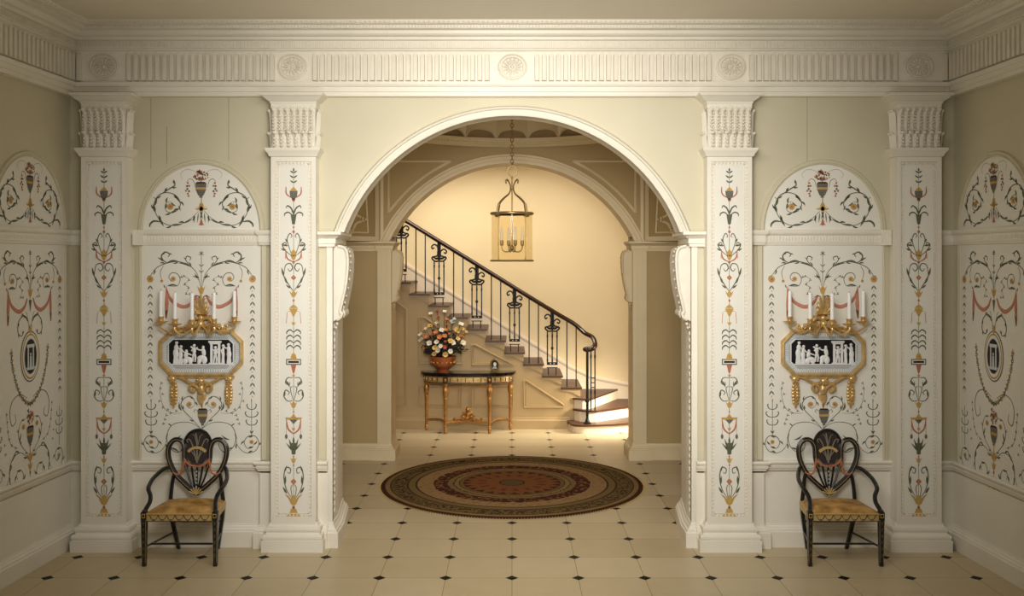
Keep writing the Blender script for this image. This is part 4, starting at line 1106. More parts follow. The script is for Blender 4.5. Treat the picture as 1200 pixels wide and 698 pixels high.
# ------------------------------------------------------------------ armchairs
def make_chair(label):
    t = thing('armchair', label, 'armchair', (0, 0, 0), 0, 'shield-back armchairs')
    for s in (-1, 1):
        mb = MB()
        sec = [(0, .013), (.02, .0135), (.30, .0185), (.335, .0195), (.385, .0195)]
        rows = [[(s*.252 + a*h, .02 + b*h, z) for a, b in ((-1, -1), (1, -1), (1, 1), (-1, 1))] for z, h in sec]
        idx = mb.grid(rows, 'black', cv=True); mb.face(idx[0][::-1], 'black'); mb.face(idx[-1], 'black')
        for k in range(6):
            z = .31 - .045*k
            mb.poly([(s*.252-.005, -.0005-.0002*k*0, z), (s*.252, -.0005, z-.02), (s*.252+.005, -.0005, z), (s*.252, -.0005, z+.012)], 'g_leaf')
        mb.poly([(s*.252-.012, -.0012, .345), (s*.252+.012, -.0012, .345), (s*.252+.012, -.0012, .375), (s*.252-.012, -.0012, .375)], 'g_gold')
        mb.poly([(s*.252-.008, -.0018, .35), (s*.252+.008, -.0018, .35), (s*.252+.008, -.0018, .37), (s*.252-.008, -.0018, .37)], 'black')
        for e in (-1, 1): mb.poly([(s*.252+e*.0115-.001, .0035, .03), (s*.252+e*.0115+.001, .0035, .03), (s*.252+e*.016+.001, -.0005, .33), (s*.252+e*.016-.001, -.0005, .33)], 'g_gold')
        mb.build('front_leg', t, smooth=0)
        mb = MB(); mb.tube(spline([(s*.198, .385, .36), (s*.19, .388, .25), (s*.165, .405, .10), (s*.147, .425, 0)], 4), [.021, .015], 'black', 4, flat=(1, 1))
        mb.build('rear_leg', t, smooth=0)
    mb = MB()
    z0, z1 = .318, .372
    pl = [(-.245, .008), (.245, .008), (.25, .035), (.215, .385), (-.215, .385), (-.25, .035)]
    mb.prism(pl, lambda p: (p[0], p[1], z0), lambda p: (p[0], p[1], z1), 'apron')
    for k in range(7):
        xa = -.21 + .06*k; pts = spline([(xa, .0065, z1-.008), (xa+.015, .0065, z0+.018), (xa+.03, .0065, z0+.012), (xa+.045, .0065, z0+.018), (xa+.06, .0065, z1-.008)], 3)
        mb.tube(pts, .0024, 'g_dark', 4); mb.ball((xa+.03, .0065, z0+.012), .006, 'g_leaf', 5, 4)
    mb.tube([(-.235, .007, z0+.003), (.235, .007, z0+.003)], .0028, 'g_dark', 4); mb.tube([(-.235, .007, z1-.003), (.235, .007, z1-.003)], .0028, 'g_dark', 4)
    mb.build('seat_rail', t, smooth=30, label='cream seat rail painted with dark swags')
    mb = MB(); rows = []
    NU = 14
    for j in range(NU+1):
        v = j/NU; row = []; y = .004 + v*.372; hw = .246 + (.212-.246)*v
        for i in range(NU+1):
            u = -1 + 2*i/NU; x = hw*u; e = (1-u**6)*(1-(2*v-1)**6)
            row.append((x, y, .372 + .012*min(1, e*6) + .03*max(0, e)*(1-.35*u*u)*(1-.3*(2*v-1)**2)))
        rows.append(row)
    mb.grid(rows, 'damask')
    edge = [rows[0][i] for i in range(NU+1)] + [rows[j][NU] for j in range(1, NU+1)] + [rows[NU][i] for i in range(NU-1, -1, -1)] + [rows[j][0] for j in range(NU-1, 0, -1)]
    mb.tube(edge, .005, 'apron', 6, closed=True)
    mb.build('seat_cushion', t, label='domed gold damask seat')
    # shield back; drawing units of the photograph, 575 to the metre, centred at 308
    def K(x, y, f=0):
        z = .898 - (y-85)/575.0; return Vector(((x-308)/575.0, .368 + (z-.36)*.075 - f, z))
    mb = MB()
    for q in (-1, 1):
        def k(x, y, f=0): return K(308 + q*(308-x), y, f)
        lobe = [k(308, 356), (k(262, 318)), k(214, 270), k(186, 210), k(184, 160), k(206, 130), k(236, 132), k(252, 160), k(254, 205), k(262, 245)]
        mb.tube(spline(lobe, 5), [.021, .019], 'black', 6, flat=(1, .7))
        mb.tube([v - Vector((0, .0145, 0)) for v in spline(lobe, 5)], .0016, 'apron', 4)
    mb.build('shield_frame', t)
    for q in (-1, 1):
        mb = MB()
        def k(x, y, f=0): return K(308 + q*(308-x), y, f)
        mb.tube(spline([(q*.198, .38, .355), k(200, 340), k(207, 285), k(218, 268)], 4), [.017, .013], 'black', 6)
        mb.build('back_post', t)
    mb = MB()
    # medallion with plumes
    med = [K(250, 165), K(256, 125), K(276, 98), K(308, 87), K(340, 98), K(360, 125), K(366, 165)]
    mb.tube(spline(med, 5), .0115, 'black', 6)
    face = spline(med, 5) + [K(352, 205), K(330, 230), K(286, 230), K(264, 205)]
    b = [v + Vector((0, .004, 0)) for v in face]; a = [v - Vector((0, .004, 0)) for v in face]
    ia = [mb.pt(v) for v in a]; ib = [mb.pt(v) for v in b]; mb.face(ia, 'g_dark'); mb.face(ib[::-1], 'g_dark')
    for i in range(len(ia)): mb.face((ia[i], ib[i], ib[(i+1) % len(ia)], ia[(i+1) % len(ia)]), 'black')
    for (pts, r) in (([(308, 225), (307, 170), (306, 130), (300, 100)], .008), ([(304, 215), (290, 160), (275, 128), (262, 128), (268, 140)], .006), ([(312, 215), (326, 160), (341, 128), (354, 128), (348, 140)], .006), ([(306, 150), (296, 112), (286, 106)], .004), ([(310, 150), (320, 112), (330, 106)], .004), ([(300, 200), (282, 175), (270, 165)], .004), ([(316, 200), (334, 175), (346, 165)], .004)):
        mb.tube(spline([K(x, y, .008) for x, y in pts], 4), [r, r*.55], 'plume', 6)
    mb.build('carved_medallion', t, label='dark medallion carved with pale plumes')
    mb = MB()
    mb.tube(spline([K(270, 178, .012), K(288, 164, .016), K(308, 160, .018), K(328, 164, .016), K(346, 178, .012)], 4), .011, 'apron', 4, flat=(1.3, .5))
    mb.build('ribbon', t, label='cream painted ribbon')
    mb = MB()
    mb.tube(spline([K(252, 206, .01), K(272, 230, .012), K(308, 240, .014), K(344, 230, .012), K(364, 206, .01)], 5), .0075, 'g_red', 6)
    for q in (-1, 1):
        mb.tube(spline([K(308+q*54, 215, .008), K(308+q*62, 262, .008), K(308+q*80, 274, .008), K(308+q*102, 264, .008)], 5), .0075, 'g_red', 6)
    mb.build('drapery_swag', t, label='reddish carved drapery swag')
    for dx, top in ((-50, 236), (-24, 240), (0, 236), (24, 240), (50, 236)):
        mb = MB(); mb.tube(spline([K(308 + dx*.12, 345), K(308 + dx*.6, 300), K(308 + dx, top)], 5), [.0075, .008], 'black', 6)
        if dx == 0:
            for j in range(5): mb.ball(K(308, 262 + 16*j, .01), (.006, .005, .009), 'jasper', 5, 4)
        mb.build('splat_rib', t)
    mb = MB()
    for j in range(7):
        a = math.radians(-66 + 22*j); mb.tube([K(308, 358, .012), K(308 + 32*math.sin(a), 358 - 30*math.cos(a), .012)], [.003, .0065], 'apron', 5)
    mb.build('shell_patera', t, label='cream carved fan at the foot of the shield')
    for q in (-1, 1):
        mb = MB()
        path = [(q*.205, .375, .62), (q*.235, .33, .615), (q*.268, .24, .575), (q*.272, .17, .545), (q*.262, .12, .52), (q*.24, .10, .48), (q*.235, .075, .44), (q*.246, .04, .405), (q*.252, .022, .38)]
        mb.tube(spline(path, 5), .0155, 'black', 8)
        mb.tube([v + Vector((0, -.009, .008)) for v in spline(path[1:-1], 5)], .002, 'g_gold', 4)
        mb.ball((q*.252, .02, .388), (.02, .02, .014), 'black', 8, 5)
        mb.build('arm', t)
    mb = MB()
    for q in (-1, 1): mb.tube([(q*.25, .02, .135), (q*.172, .40, .135)], .0085, 'black', 4)
    mb.tube([(-.235, .10, .135), (.235, .10, .135)], .0085, 'black', 4); mb.tube([(-.18, .395, .215), (.18, .395, .215)], .0085, 'black', 4)
    mb.build('stretcher', t, smooth=0)
    return t
ch = make_chair('black painted shield-back armchair with gold seat, left of the arch')
ch.location = (-2.352, 6.72, 0)
c2 = copy_tree(ch); c2.location = (2.362, 6.72, 0); c2['label'] = 'black painted shield-back armchair with gold seat, right of the arch'

# ------------------------------------------------------------------ rug
M['rug'] = rug_mat(1.255)
mb = MB(); mb.lathe([(1.255, 0), (1.26, .006), (1.25, .011), (1.1, .012), (.6, .012), (.2, .012), (.0, .012)], (0, 0, 0), 'rug', 96)
rg = tag(mb.build('round_rug'), 'round brown and rust medallion rug on the tiled floor under the arch', 'rug'); rg.location = (0, 9.215, .0005)
mb = MB()
for k in range(300):
    a = 2*PI*k/300; r1 = 1.255; r2 = 1.285 + random.uniform(-.005, .006); da = random.uniform(-.003, .003)
    mb.tube([(r1*math.cos(a), r1*math.sin(a), .006), (r2*math.cos(a+da), r2*math.sin(a+da), .003)], .0028, 'apron', 4)
mb.build('fringe', rg, smooth=0)['kind'] = 'stuff'

# ------------------------------------------------------------------ lantern
LT = thing('hanging_lantern', 'brass and glass cylinder lantern hanging in the arch', 'lantern', (0, DY+.05, 2.15))
LY = DY+.05
mb = MB()
zt = 4.185-2.15; zl = .93; nl = int((zt-zl)/.034)
for k in range(nl+1):
    z = zl + .0345*k; r = .015; pts = []
    for j in range(10):
        a = 2*PI*j/10; u_, w_ = r*math.cos(a), .022*math.sin(a); pts.append((u_, 0, z+w_) if k % 2 else (0, u_, z+w_))
    mb.tube(pts, .005, 'brass', 5, closed=True, up=(.3, .5, .8))
mb.build('chain', LT)
mb = MB(); mb.tube([(.045*math.cos(2*PI*j/20), 0, .87 + .052*math.sin(2*PI*j/20)) for j in range(20)], .007, 'brass', 8, closed=True, up=(0, 1, 0)); mb.build('suspension_ring', LT)
mb = MB()
mb.lathe([(.0, .82), (.009, .818), (.011, .80), (.006, .79), (.006, .73), (.02, .725), (.022, .70), (.008, .695), (.006, .66), (.006, .16), (.018, .15), (.022, .13), (.012, .11), (.0, .10)], (0, 0, 0), 'brass', 12); mb.build('stem', LT)
for k in range(4):
    a = PI/4 + k*PI/2; dx, dy = math.cos(a), math.sin(a)
    def Q(r, z): return (r*dx, r*dy, z)
    mb = MB()
    mb.tube(spline([Q(.192, .465), Q(.188, .51), Q(.165, .565), Q(.11, .61), (Q(.045, .65)), Q(.018, .70), Q(.028, .745), Q(.06, .785), Q(.085, .775), Q(.078, .755)], 5), .0065, 'brass', 7)
    for j in range(5): mb.ball(Q(.192 - .003*j*j*.3, .475 + .017*j), (.013, .013, .014), 'brass', 6, 5)
    mb.build('crown_scroll', LT)
    mb = MB(); mb.tube([Q(.182, .0), Q(.182, .46)], .005, 'brass', 6); mb.build('upright', LT)
mb = MB(); mb.lathe([(.175, .45), (.203, .45), (.21, .458), (.21, .468), (.198, .475), (.175, .475), (.175, .45)], (0, 0, 0), 'brass', 48)
for k in range(4):
    a = PI/4 + k*PI/2; mb.ball((.2*math.cos(a), .2*math.sin(a), .445), (.03, .03, .012), 'brass', 8, 5)
mb.build('top_ring', LT)
mb = MB(); mb.lathe([(.175, .0), (.206, .0), (.212, .006), (.206, .018), (.175, .018), (.175, 0)], (0, 0, 0), 'brass', 48); mb.build('bottom_ring', LT)
mb = MB(); n = 56; mb.grid([[(.196*math.cos(2*PI*k/n), .196*math.sin(2*PI*k/n), z) for k in range(n)] for z in (.015, .455)], 'glass', cv=True); mb.build('glass_cylinder', LT)
for k in range(4):
    a = PI/2*k + .3; dx, dy = math.cos(a), math.sin(a)
    mb = MB(); mb.tube(spline([(0, 0, .14), (dx*.03, dy*.03, .10), (dx*.07, dy*.07, .095), (dx*.1, dy*.1, .12), (dx*.104, dy*.104, .155)], 5), .005, 'brass', 7)
    mb.lathe([(.006, .15), (.016, .158), (.018, .175), (.016, .205), (.012, .205), (.0, .2)], (dx*.104, dy*.104, 0), 'brass', 12)
    ar = mb.build('candle_branch', LT)
    mb = MB(); mb.lathe([(.011, .2), (.011, .30), (.006, .325), (.0, .345)], (dx*.104, dy*.104, 0), 'candle', 12); mb.build('candle_tube', ar)

# ------------------------------------------------------------------ staircase
def SXc(px, s=91.4): return (px-600)/s
RUN, RISE = .243, .150
def rx(n): return .87 - RUN*(n-4)
def tz(n): return .534 + RISE*(n-4)
ST = thing('staircase', 'cream panelled staircase with dark treads rising leftwards behind the inner arch', 'staircase', (0, YS, 0))
oy = YS
NS = 17
for n in range(4, NS+1):
    xr, xl = rx(n), rx(n+1)
    mb = MB(); mb.box(xl-.005, xr, .03, YH-YS-.02, tz(n)-RISE, tz(n)-.024, 'hallwhite'); mb.build('riser', ST, smooth=0)
    mb = MB(); mb.prism([(xl-.0, -.028), (xr+.026, -.028), (xr+.026, YH-YS-.02), (xl, YH-YS-.02)], lambda p: (p[0], p[1], tz(n)-.024), lambda p: (p[0], p[1], tz(n)), 'tread'); mb.build('tread', ST, smooth=0)
# winders at the foot
xe = XHR-.02; yb = YH-YS-.02
def arcp(cx, cy, r, a0, a1, n=8): return [(cx + r*math.cos(math.radians(a0+(a1-a0)*k/n)), cy + r*math.sin(math.radians(a0+(a1-a0)*k/n))) for k in range(n+1)]
W3 = [(.80, yb), (.80, 0), (.90, -.06), (1.0, -.05), (1.45, yb)]
W2 = [(.80, yb), (.80, -.02), (.86, -.12), (.97, -.17), (1.06, -.16), (1.75, .42), (2.35, yb)]
W1 = [(.72, yb), (.72, -.12)] + arcp(.90, -.21, .15, 170, 290, 8) + [(1.25, -.29), (1.7, -.12), (xe, .2), (xe, yb)]
for poly, z0, z1 in ((W1, 0, .115), (W2, .115, .265), (W3, .265, .40)):
    mb = MB(); mb.prism(poly, lambda p: (p[0], p[1], z0), lambda p: (p[0], p[1], z1-.022), 'hallwhite'); mb.build('winder_riser', ST, smooth=30)
    cx0 = 1.4; g = [(p[0] + (-.022 if p[0] < .85 else .016), p[1] - .022) if p[1] < yb-.01 else p for p in poly]
    mb = MB(); mb.prism(g, lambda p: (p[0], p[1], z1-.022), lambda p: (p[0], p[1], z1), 'tread'); mb.build('winder_tread', ST, smooth=30)
# spandrel wall under the flight
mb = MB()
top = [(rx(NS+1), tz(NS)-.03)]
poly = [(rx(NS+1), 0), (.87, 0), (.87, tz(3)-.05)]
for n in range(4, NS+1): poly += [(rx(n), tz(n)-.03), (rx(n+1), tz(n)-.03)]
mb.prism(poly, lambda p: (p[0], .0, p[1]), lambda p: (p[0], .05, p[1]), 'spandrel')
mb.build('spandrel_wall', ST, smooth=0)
mb = MB()
mb.sweep([(rx(NS+1), 0), (.74, 0)], [(0, 0), (.022, 0), (.022, .11), (.014, .12), (.01, .15), (0, .152)], 'spandrel')
mb.build('skirting', ST, smooth=30)
def pz(x, y): return (SXc(x), 2.17 + (304-y)/91.4)
panels = [[(440, 352), (462, 352), (476, 362), (476, 474), (440, 474)], [(491, 372), (498, 372), (541, 405), (541, 426), (491, 426)],
          [(553, 404), (557, 404), (601, 427), (553, 427)], [(491, 452), (541, 452), (541, 476), (491, 476)], [(553, 452), (601, 452), (601, 476), (553, 476)], [(614, 446), (617, 446), (660, 474), (660, 477), (614, 477)]]
for pl in panels:
    q = [pz(*v) for v in pl]; cxm = sum(v[0] for v in q)/len(q); czm = sum(v[1] for v in q)/len(q)
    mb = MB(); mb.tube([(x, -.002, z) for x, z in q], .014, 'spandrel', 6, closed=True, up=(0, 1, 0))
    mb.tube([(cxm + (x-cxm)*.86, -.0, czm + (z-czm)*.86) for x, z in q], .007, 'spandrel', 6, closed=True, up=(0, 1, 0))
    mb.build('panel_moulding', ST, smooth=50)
# stepped brackets under tread ends
for n in range(4, 14):
    mb = MB(); xr = rx(n)
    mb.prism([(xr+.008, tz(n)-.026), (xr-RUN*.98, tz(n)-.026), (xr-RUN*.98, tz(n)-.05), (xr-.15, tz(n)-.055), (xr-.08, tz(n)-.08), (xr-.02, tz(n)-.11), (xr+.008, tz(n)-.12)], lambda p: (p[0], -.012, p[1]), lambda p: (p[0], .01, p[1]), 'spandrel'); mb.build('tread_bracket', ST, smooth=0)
# wall skirting that climbs along the far wall
mb = MB()
band = [(-3.3, 1.195+.617*3.3), (.80, 1.195-.617*.80), (1.1, .56), (1.64, .45), (xe, .30)]
low = [(xe, 0), (.9, 0), (-3.3, 1.9)]
band[0] = (XHL+.02, 1.195 - .617*XHL); low[-1] = (XHL+.02, 1.5)
mb.prism(band + low, lambda p: (p[0], yb+.004, p[1]), lambda p: (p[0], yb+.019, p[1]), 'hallwhite')
top = [Vector((x, yb+.006, z)) for x, z in band]
mb.tube(top, .03, 'hallwhite', 8, flat=(1, .6), up=(0, 0, 1))
mb.build('wall_string', ST, smooth=40)
# railing
yr = .055
def railz(x): return 1.485 - .617*(x-.555)
rail = [(-2.6, yr, railz(-2.6)), (-1.5, yr, railz(-1.5)), (-.5, yr, railz(-.5)), (.3, yr, railz(.3)), (.62, yr, railz(.62)+.005), (.80, .03, railz(.80)+.01), (.93, -.04, railz(.93)-.02), (1.02, -.14, 1.185), (1.045, -.23, 1.10), (1.0, -.28, 1.055), (.93, -.27, 1.045)]
mb = MB(); mb.tube(spline(rail, 8), .034, 'rail', 10, flat=(.85, 1), up=(0, 0, 1)); mb.ball((.935, -.27, 1.045), (.05, .045, .034), 'rail', 10, 8)
mb.build('handrail', ST, label='dark wooden handrail ending in a curled volute')
def bar(mb, x, y, z0, z1, r): mb.tube([(x, y, z0), (x, y, z1)], r, 'iron', 6)
for n in range(4, 15):
    xm = (rx(n) + rx(n+1))/2 + .013; z0 = tz(n)
    if n % 2 == 0:
        for dx in (-.055, .065):
            x = xm + dx; mb = MB(); bar(mb, x, yr, z0, railz(x)-.02, .0075); mb.build('plain_baluster', ST)
    else:
        o = MB(); x = xm
        H = railz(x) - z0
        for dx in (-.062, 0, .062):
            bar(o, x+dx, yr, z0 + .135, z0 + .56, .0082)
            for zz in (.19, .50): o.ball((x+dx, yr, z0+zz), (.011, .011, .035), 'iron', 6, 5)
        o.ball((x, yr, z0+.345), (.019, .015, .021), 'iron', 6, 5)
        pn = o.build('ornamental_baluster', ST)
        o = MB()
        for zz in (.095, .135, .16): o.tube([(x-.07, yr, z0+zz), (x+.07, yr, z0+zz)], .0065, 'iron', 6)
        for dx in (-.05, .05): bar(o, x+dx, yr, z0, z0+.10, .0065)
        for dx in (-.045, 0, .045): o.ball((x+dx, yr, z0+.148), (.018, .01, .017), 'iron', 6, 5)
        o.build('foot_lattice', pn)
        o = MB()
        for q in (-1, 1):
            o.tube(spline([(x, yr, z0+.57), (x+q*.05, yr, z0+.565), (x+q*.09, yr, z0+.60), (x+q*.075, yr, z0+.622), (x+q*.055, yr, z0+.605)], 5), .0118, 'iron', 6)
            o.tube(spline([(x+q*.07, yr, z0+.62), (x+q*.02, yr, z0+.64), (x+q*.018, yr, z0+.69)], 5), .0118, 'iron', 6)
            dz = -q*.03
            o.tube(spline([(x+q*.012, yr, z0+.66), (x+q*.02, yr, z0+.72+dz), (x+q*.06, yr, z0+.75+dz), (x+q*.095, yr, z0+.725+dz), (x+q*.085, yr, z0+.695+dz), (x+q*.062, yr, z0+.71+dz)], 5), .0095, 'iron', 6)
            o.ball((x+q*.03, yr, z0+.60), (.03, .012, .016), 'iron', 6, 5)
        o.ball((x, yr, z0+.605), (.02, .014, .03), 'iron', 8, 6); bar(o, x-.012, yr, z0+.62, railz(x)-.01, .012); bar(o, x+.012, yr, z0+.62, railz(x)-.01, .012)
        o.build('scroll_crown', pn)
mb = MB(); xn, yn = .945, -.262
mb.tube([(xn, yn, .115), (xn, yn, 1.03)], .017, 'iron', 8); mb.lathe([(.05, 0), (.05, .012), (.03, .02), (.022, .05), (.017, .06)], (xn, yn, .115), 'iron', 12)
mb.ball((xn, yn, .40), .028, 'iron'); mb.build('newel_post', ST)
mb = MB()
for dx in (.05, .10):
    bar(mb, xn+dx, yn+.05, .265, 1.06, .008)
    for zz in (.50, .95): mb.ball((xn+dx, yn+.05, zz), (.012, .012, .04), 'iron', 6, 5)
for zz in (.56, .62, .68): mb.tube([(xn+.045, yn+.05, zz), (xn+.105, yn+.05, zz)], .007, 'iron', 6)
mb.build('newel_panel', ST)

# ------------------------------------------------------------------ console table
TB = thing('console_table', 'gilt half-round console table with black top below the staircase', 'console table', (-.555, YS-.03, 0))
def dem(w, d, n=20): return [(w*math.cos(PI*k/n)*(1 if abs(math.cos(PI*k/n)) < .97 else 1), -d*(math.sin(PI*k/n)**.62)) for k in range(n+1)]
mb = MB(); mb.prism(dem(.605, .345), lambda p: (p[0], p[1], .727), lambda p: (p[0], p[1], .754), 'blackstone')
mb.prism(dem(.59, .335), lambda p: (p[0], p[1], .715), lambda p: (p[0], p[1], .727), 'blackstone'); mb.build('table_top', TB, smooth=40, label='black marble top')
mb = MB(); d = dem(.565, .318, 36); mb.prism(d, lambda p: (p[0], p[1], .625), lambda p: (p[0], p[1], .715), 'gold')
for zz in (.632, .706): mb.tube([(x, y-.002, zz) for x, y in d], .005, 'g_dark', 5)
for i in range(2, 35, 1):
    a = Vector((d[i][0], d[i][1], 0)); b_ = Vector((d[i+1][0], d[i+1][1], 0)) if i < 36 else a; c = (a+b_)/2
    if i % 2 == 0: mb.tube([c + Vector((0, -.004, .645)), c + Vector((0, -.004, .693))], .005, 'g_dark', 5)
    else: mb.ball(c + Vector((0, -.004, .67)), (.012, .006, .012), 'gold', 6, 5)
mb.build('apron', TB, smooth=40, label='gilt apron with dark fretted pattern')
legs = [(-.535, -.045), (-.275, -.315), (.275, -.315), (.535, -.045)]
for lx, ly in legs:
    mb = MB()
    mb.lathe([(.014, 0), (.022, .03), (.02, .06), (.016, .075), (.024, .09), (.016, .10), (.017, .12), (.022, .42), (.026, .44), (.018, .455), (.03, .48), (.036, .53), (.03, .575), (.02, .59), (.028, .60), (.03, .626)], (lx, ly, 0), 'bronze', 12)
    lg = mb.build('leg', TB)
    mb = MB()
    mb.box(lx-.03, lx+.03, ly-.032, ly+.02, .632, .71, 'g_dark'); mb.ball((lx, ly-.034, .67), (.016, .008, .022), 'bronze', 8, 6)
    mb.build('corner_block', lg, label='dark block with gilt boss')
mb = MB(); zs = .135
for a, b_ in ((0, 1), (1, 2), (2, 3)):
    p, q = legs[a], legs[b_]; mid = ((p[0]+q[0])/2*.9, (p[1]+q[1])/2 + .07, zs+.012)
    mb.tube(spline([(p[0], p[1], zs), mid, (q[0], q[1], zs)], 8), .014, 'bronze', 6)
mb.build('stretcher', TB)
# gilt seated cherub with acanthus scrolls on the front stretcher
mb = MB(); fx, fy, fz = .0, -.235, .155
mb.ball((fx+.0, fy, fz+.135), .03, 'bronze', 10, 8); mb.ball((fx+.005, fy, fz+.072), (.036, .028, .046), 'bronze', 10, 8); mb.ball((fx-.005, fy, fz+.03), (.042, .032, .03), 'bronze', 10, 8)
for q in (-1, 1):
    mb.tube(spline([(fx+q*.03, fy, fz+.10), (fx+q*.062, fy-.01, fz+.07), (fx+q*.09, fy-.015, fz+.045)], 4), [.013, .009], 'bronze', 7)
    mb.tube(spline([(fx+q*.02, fy-.01, fz+.03), (fx+q*.055, fy-.03, fz+.045), (fx+q*.085, fy-.03, fz+.008)], 4), [.017, .01], 'bronze', 7)
    mb.tube(spline([(fx+q*.04, fy, fz), (fx+q*.11, fy, fz+.012), (fx+q*.165, fy, fz-.005), (fx+q*.175, fy, fz+.02), (fx+q*.15, fy, fz+.026)], 5), .012, 'bronze', 6)
    mb.ball((fx+q*.045, fy+.02, fz+.085), (.03, .008, .02), 'bronze', 6, 5, Matrix.Rotation(-q*.7, 3, 'Y'))
mb.build('seated_cherub', TB, label='small gilt seated cherub among scrolls on the stretcher')

# copper bowl with bouquet
BX, BY, BZ = -.87, YS-.2, .754
bw = thing('flower_bowl', 'copper-coloured footed bowl holding flowers on the console table', 'bowl', (BX, BY, BZ))
mb = MB(); mb.lathe([(.06, .035), (.10, .06), (.135, .10), (.158, .15), (.17, .195), (.172, .20), (.162, .2), (.148, .15), (.12, .10), (.0, .075)], (0, 0, 0), 'copper', 32); mb.build('basin', bw)
mb = MB(); mb.lathe([(.075, 0), (.078, .012), (.06, .018), (.05, .03), (.058, .04), (.0, .045)], (0, 0, 0), 'copper', 24); mb.build('foot', bw)
mb = MB()
for k in range(16):
    a = 2*PI*k/16; mb.ball((.152*math.cos(a), .152*math.sin(a), .125), (.014, .014, .02), 'bronze', 6, 5)
mb.build('relief_band', bw)
# foliage mass as a leafy thing that nobody could count
mb = MB(); rnd = random.Random(11)
for k in range(900):
    a = rnd.uniform(0, 2*PI); el = math.acos(rnd.uniform(-.1, 1)); r = .29*rnd.uniform(.3, .95)
    c = Vector((r*math.sin(el)*math.cos(a)*.98, r*math.sin(el)*math.sin(a)*.6, .25 + r*math.cos(el)*1.0))
    if c.z < .205 and math.hypot(c.x, c.y) < .18: c.z = .215
    if math.hypot(c.x, c.y) < .05 and c.z < .22: continue
    v = Vector((rnd.uniform(-1, 1), rnd.uniform(-1, 1), rnd.uniform(-.4, 1))).normalized(); w = v.orthogonal().normalized()*rnd.uniform(.008, .016); l = rnd.uniform(.04, .085); up = v.cross(w)*.25
    mb.poly([c, c + v*l*.5 + w + up, c + v*l, c + v*l*.5 - w + up], 'foliage')
fo = tag(mb.build('foliage', smooth=0), 'dark leaves filling the bouquet in the copper bowl', 'foliage', None, 'stuff'); fo.location = (BX, BY, BZ)
def flower(kind, dx, dy, dz, R, label):
    t = thing('flower', label, 'flower', (BX, BY, BZ+.12), 0, 'flowers in the copper bowl')
    c = Vector((dx, dy, dz-.12)); base = Vector((dx*.18, dy*.18, 0)); ax = (c - Vector((0, 0, .05))); ax.normalize()
    ax = (ax + Vector((0, -.7, .1))).normalized()
    mb = MB(); mb.tube(spline([base, base.lerp(c, .5) + Vector((0, 0, .03)), c], 4), .0028, 'foliage', 5); mb.build('stem', t)
    mb = MB(); q = ax.to_track_quat('Z', 'Y').to_matrix(); npt = 6
    for k in range(npt):
        a = 2*PI*k/npt + dx*9; rr = q @ Vector((math.cos(a), math.sin(a), 0)); tt = q @ Vector((-math.sin(a), math.cos(a), 0))
        rows = []
        for i in range(4):
            f = i/3; w = R*.55*math.sin(PI*(.12 + .76*f)); h = ax*R*(.5*f - .35*f*f*(1 if k % 2 else .3))
            rows.append([c + rr*R*f + tt*w*e + h + ax*(.12*R*abs(e)) for e in (-1, 0, 1)])
        mb.grid(rows, kind)
    mb.build('petals', t)
    mb = MB(); mb.ball(c + ax*R*.15, R*.18, 'flower_cream' if kind != 'flower_cream' else 'flower_red', 7, 5); mb.build('centre', t)
    return t
KN = {'flower_white': 'white', 'flower_cream': 'cream yellow', 'flower_orange': 'orange', 'flower_red': 'rust red', 'flower_blue': 'pale blue'}
# (photo zoom pixels: x, y) of the blooms, 6.98 to one photograph pixel
FL = [('flower_white', 175, 122, 20), ('flower_white', 288, 104, 18), ('flower_red', 228, 98, 16), ('flower_red', 236, 158, 17), ('flower_white', 226, 196, 20), ('flower_orange', 306, 168, 16), ('flower_orange', 308, 206, 18),
      ('flower_blue', 350, 190, 24), ('flower_blue', 366, 165, 16), ('flower_white', 420, 208, 24), ('flower_cream', 172, 222, 26), ('flower_white', 135, 244, 18), ('flower_orange', 118, 258, 15), ('flower_white', 268, 254, 24), ('flower_orange', 300, 250, 18),
      ('flower_orange', 222, 270, 22), ('flower_cream', 388, 262, 32), ('flower_cream', 428, 246, 22), ('flower_white', 92, 292, 22), ('flower_orange', 145, 306, 24), ('flower_orange', 254, 308, 24), ('flower_orange', 294, 298, 22), ('flower_orange', 436, 302, 22), ('flower_cream', 462, 270, 15),
      ('flower_white', 96, 336, 24), ('flower_white', 172, 356, 26), ('flower_white', 230, 346, 22), ('flower_cream', 340, 338, 24), ('flower_white', 360, 352, 24), ('flower_cream', 398, 322, 20), ('flower_white', 438, 356, 26), ('flower_white', 262, 378, 20), ('flower_red', 298, 386, 20), ('flower_cream', 218, 390, 24),
      ('flower_white', 240, 412, 22), ('flower_white', 340, 420, 22), ('flower_cream', 300, 444, 24), ('flower_cream', 212, 440, 20), ('flower_orange', 128, 400, 12), ('flower_red', 190, 288, 15), ('flower_red', 330, 280, 14), ('flower_red', 300, 340, 13)]
used = {}
hrs = ['twelve', 'one', 'two', 'three', 'four', 'five', 'six', 'seven', 'eight', 'nine', 'ten', 'eleven']
for i, (kd, fx_, fy_, r_) in enumerate(FL):
    s_ = 92.9; X = (480 + fx_/6.98 - 600)/s_ - BX; Z = 2.17 + (304 - 350 - fy_/6.98)/s_ - BZ
    rad = math.hypot(X, (Z-.27))/.30
    Y = -.16*math.sqrt(max(0, 1 - min(1, rad)**2)) - .02
    ang = int(round(math.degrees(math.atan2(X, Z-.27))/30.0)) % 12
    zone = 'near the middle' if rad < .4 else ('halfway out' if rad < .75 else 'at the edge')
    lab = '%s flower %s of the bouquet%s' % (KN[kd], zone, ', towards %s o\'clock' % hrs[ang])
    used.setdefault(lab, []).append((Z, flower(kd, X, Y, Z, r_/6.98/s_*.98, lab)))
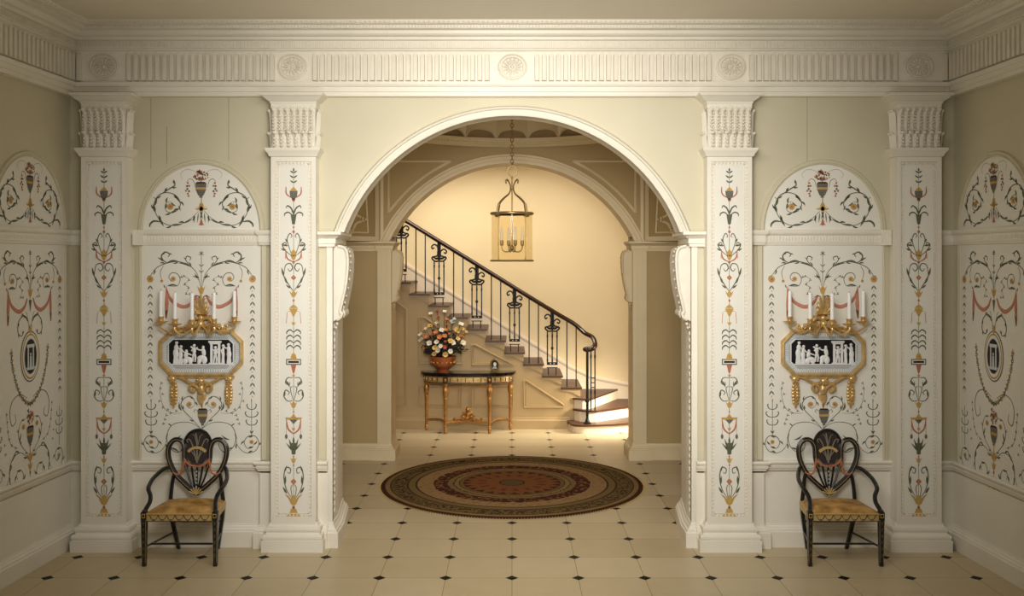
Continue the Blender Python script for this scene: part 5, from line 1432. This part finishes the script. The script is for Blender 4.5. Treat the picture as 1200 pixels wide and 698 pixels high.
for lab, lst in used.items():
    lst.sort(key=lambda q: -q[0])
    for (z_, o), w_ in zip(lst, {1: [''], 2: ['upper ', 'lower '], 3: ['highest ', 'middle ', 'lowest '], 4: ['highest ', 'second highest ', 'second lowest ', 'lowest ']}[len(lst)]): o['label'] = w_ + lab

# little oval picture frame
OF = thing('oval_picture_frame', 'small gilt oval picture frame standing on the console table', 'picture frame', (-.215, YS-.22, .754), -.35)
mb = MB()
def ov(rx_, rz_, y): return [(rx_*math.cos(2*PI*k/28), y, .088 + rz_*math.sin(2*PI*k/28)) for k in range(28)]
mb.grid([ov(.062, .08, 0), ov(.064, .083, -.008), ov(.056, .074, -.014), ov(.046, .062, -.012), ov(.044, .06, -.004)], 'brass', cv=True); mb.face([mb.pt(p) for p in ov(.062, .08, 0)], 'brass')
mb.box(-.035, .035, -.012, .014, 0, .012, 'brass'); mb.ball((0, -.005, .173), .01, 'brass', 6, 5); mb.tube([(0, 0, .10), (0, .05, .002)], .005, 'brass', 6)
mb.build('frame', OF)
mb = MB(); mb.face([mb.pt(p) for p in ov(.046, .062, -.005)], 'g_dark')
mb.face([mb.pt((.021*math.cos(2*PI*k/16)+.002, -.006, .10 + .026*math.sin(2*PI*k/16))) for k in range(16)], 'relief')
mb.face([mb.pt(p) for p in ((-.03, -.006, .042), (.03, -.006, .042), (.022, -.006, .072), (-.02, -.006, .072))], 'jasper')
mb.build('portrait', OF, smooth=0, label='dark miniature with a pale bust')

# ------------------------------------------------------------------ light and camera
def area(name, loc, target, size, energy, col, sy=None, spread=None):
    l = bpy.data.lights.new(name, 'AREA'); l.energy = energy; l.color = col; l.shape = 'RECTANGLE'; l.size = size; l.size_y = sy or size
    if spread: l.spread = math.radians(spread)
    o = bpy.data.objects.new(name, l); C.objects.link(o); o.location = loc
    o.rotation_euler = (Vector(target)-Vector(loc)).to_track_quat('-Z', 'Y').to_euler(); return o
area('room_light', (0, 4.5, 3.7), (0, 7.2, 1.7), 2.2, 28, (1, .98, .94), .7, 110)
area('room_light_front', (0, 2.4, 2.9), (0, 7.2, 1.8), 1.4, 41, (1, .97, .92), .8, 76)
area('ceiling_fill', (0, 3.0, 1.2), (0, 6.4, 3.93), 1.6, 14, (1, .95, .86), .6, 110)  # added upward fill to brighten ceiling and frieze; not a fixture of the room
area('hall_right_light', (XHR-.1, 11.55, 1.0), (1.2, 12.15, .2), .6, 24, (1, .92, .76), .6, 70)
area('hall_top_light', (.2, 11.3, ZH-.03), (.1, 12.0, 0), 2.2, 12, (1, .88, .68), .5, 55)
area('hall_stair_light', (-.3, 11.85, ZH-.03), (-.1, 13.05, 1.9), 3.2, 44, (1, .91, .75), .6, 130)
for q in (-1, 1): area('vestibule_fill', (q*1.95, 8.6, 2.42), (-q*.3, 9.6, 3.7), .5, 5, (1, .82, .56), .5)  # unseen pair added beside the arch to brighten the dark dome
w = bpy.data.worlds.new('World'); bpy.context.scene.world = w; w.use_nodes = True
w.node_tree.nodes['Background'].inputs[0].default_value = (1, .95, .86, 1); w.node_tree.nodes['Background'].inputs[1].default_value = .13

cam = bpy.data.cameras.new('Camera'); cam.sensor_width = 36; cam.lens = 36*FPX/1200; cam.shift_y = -45/1200
co = bpy.data.objects.new('Camera', cam); C.objects.link(co); co.location = (0, 0, CZ); co.rotation_euler = (PI/2, 0, 0)
sc = bpy.context.scene; sc.camera = co
sc.view_settings.view_transform = 'Standard'; sc.view_settings.look = 'None'; sc.view_settings.exposure = 0; sc.view_settings.gamma = 1
sc.view_settings.use_curve_mapping = False
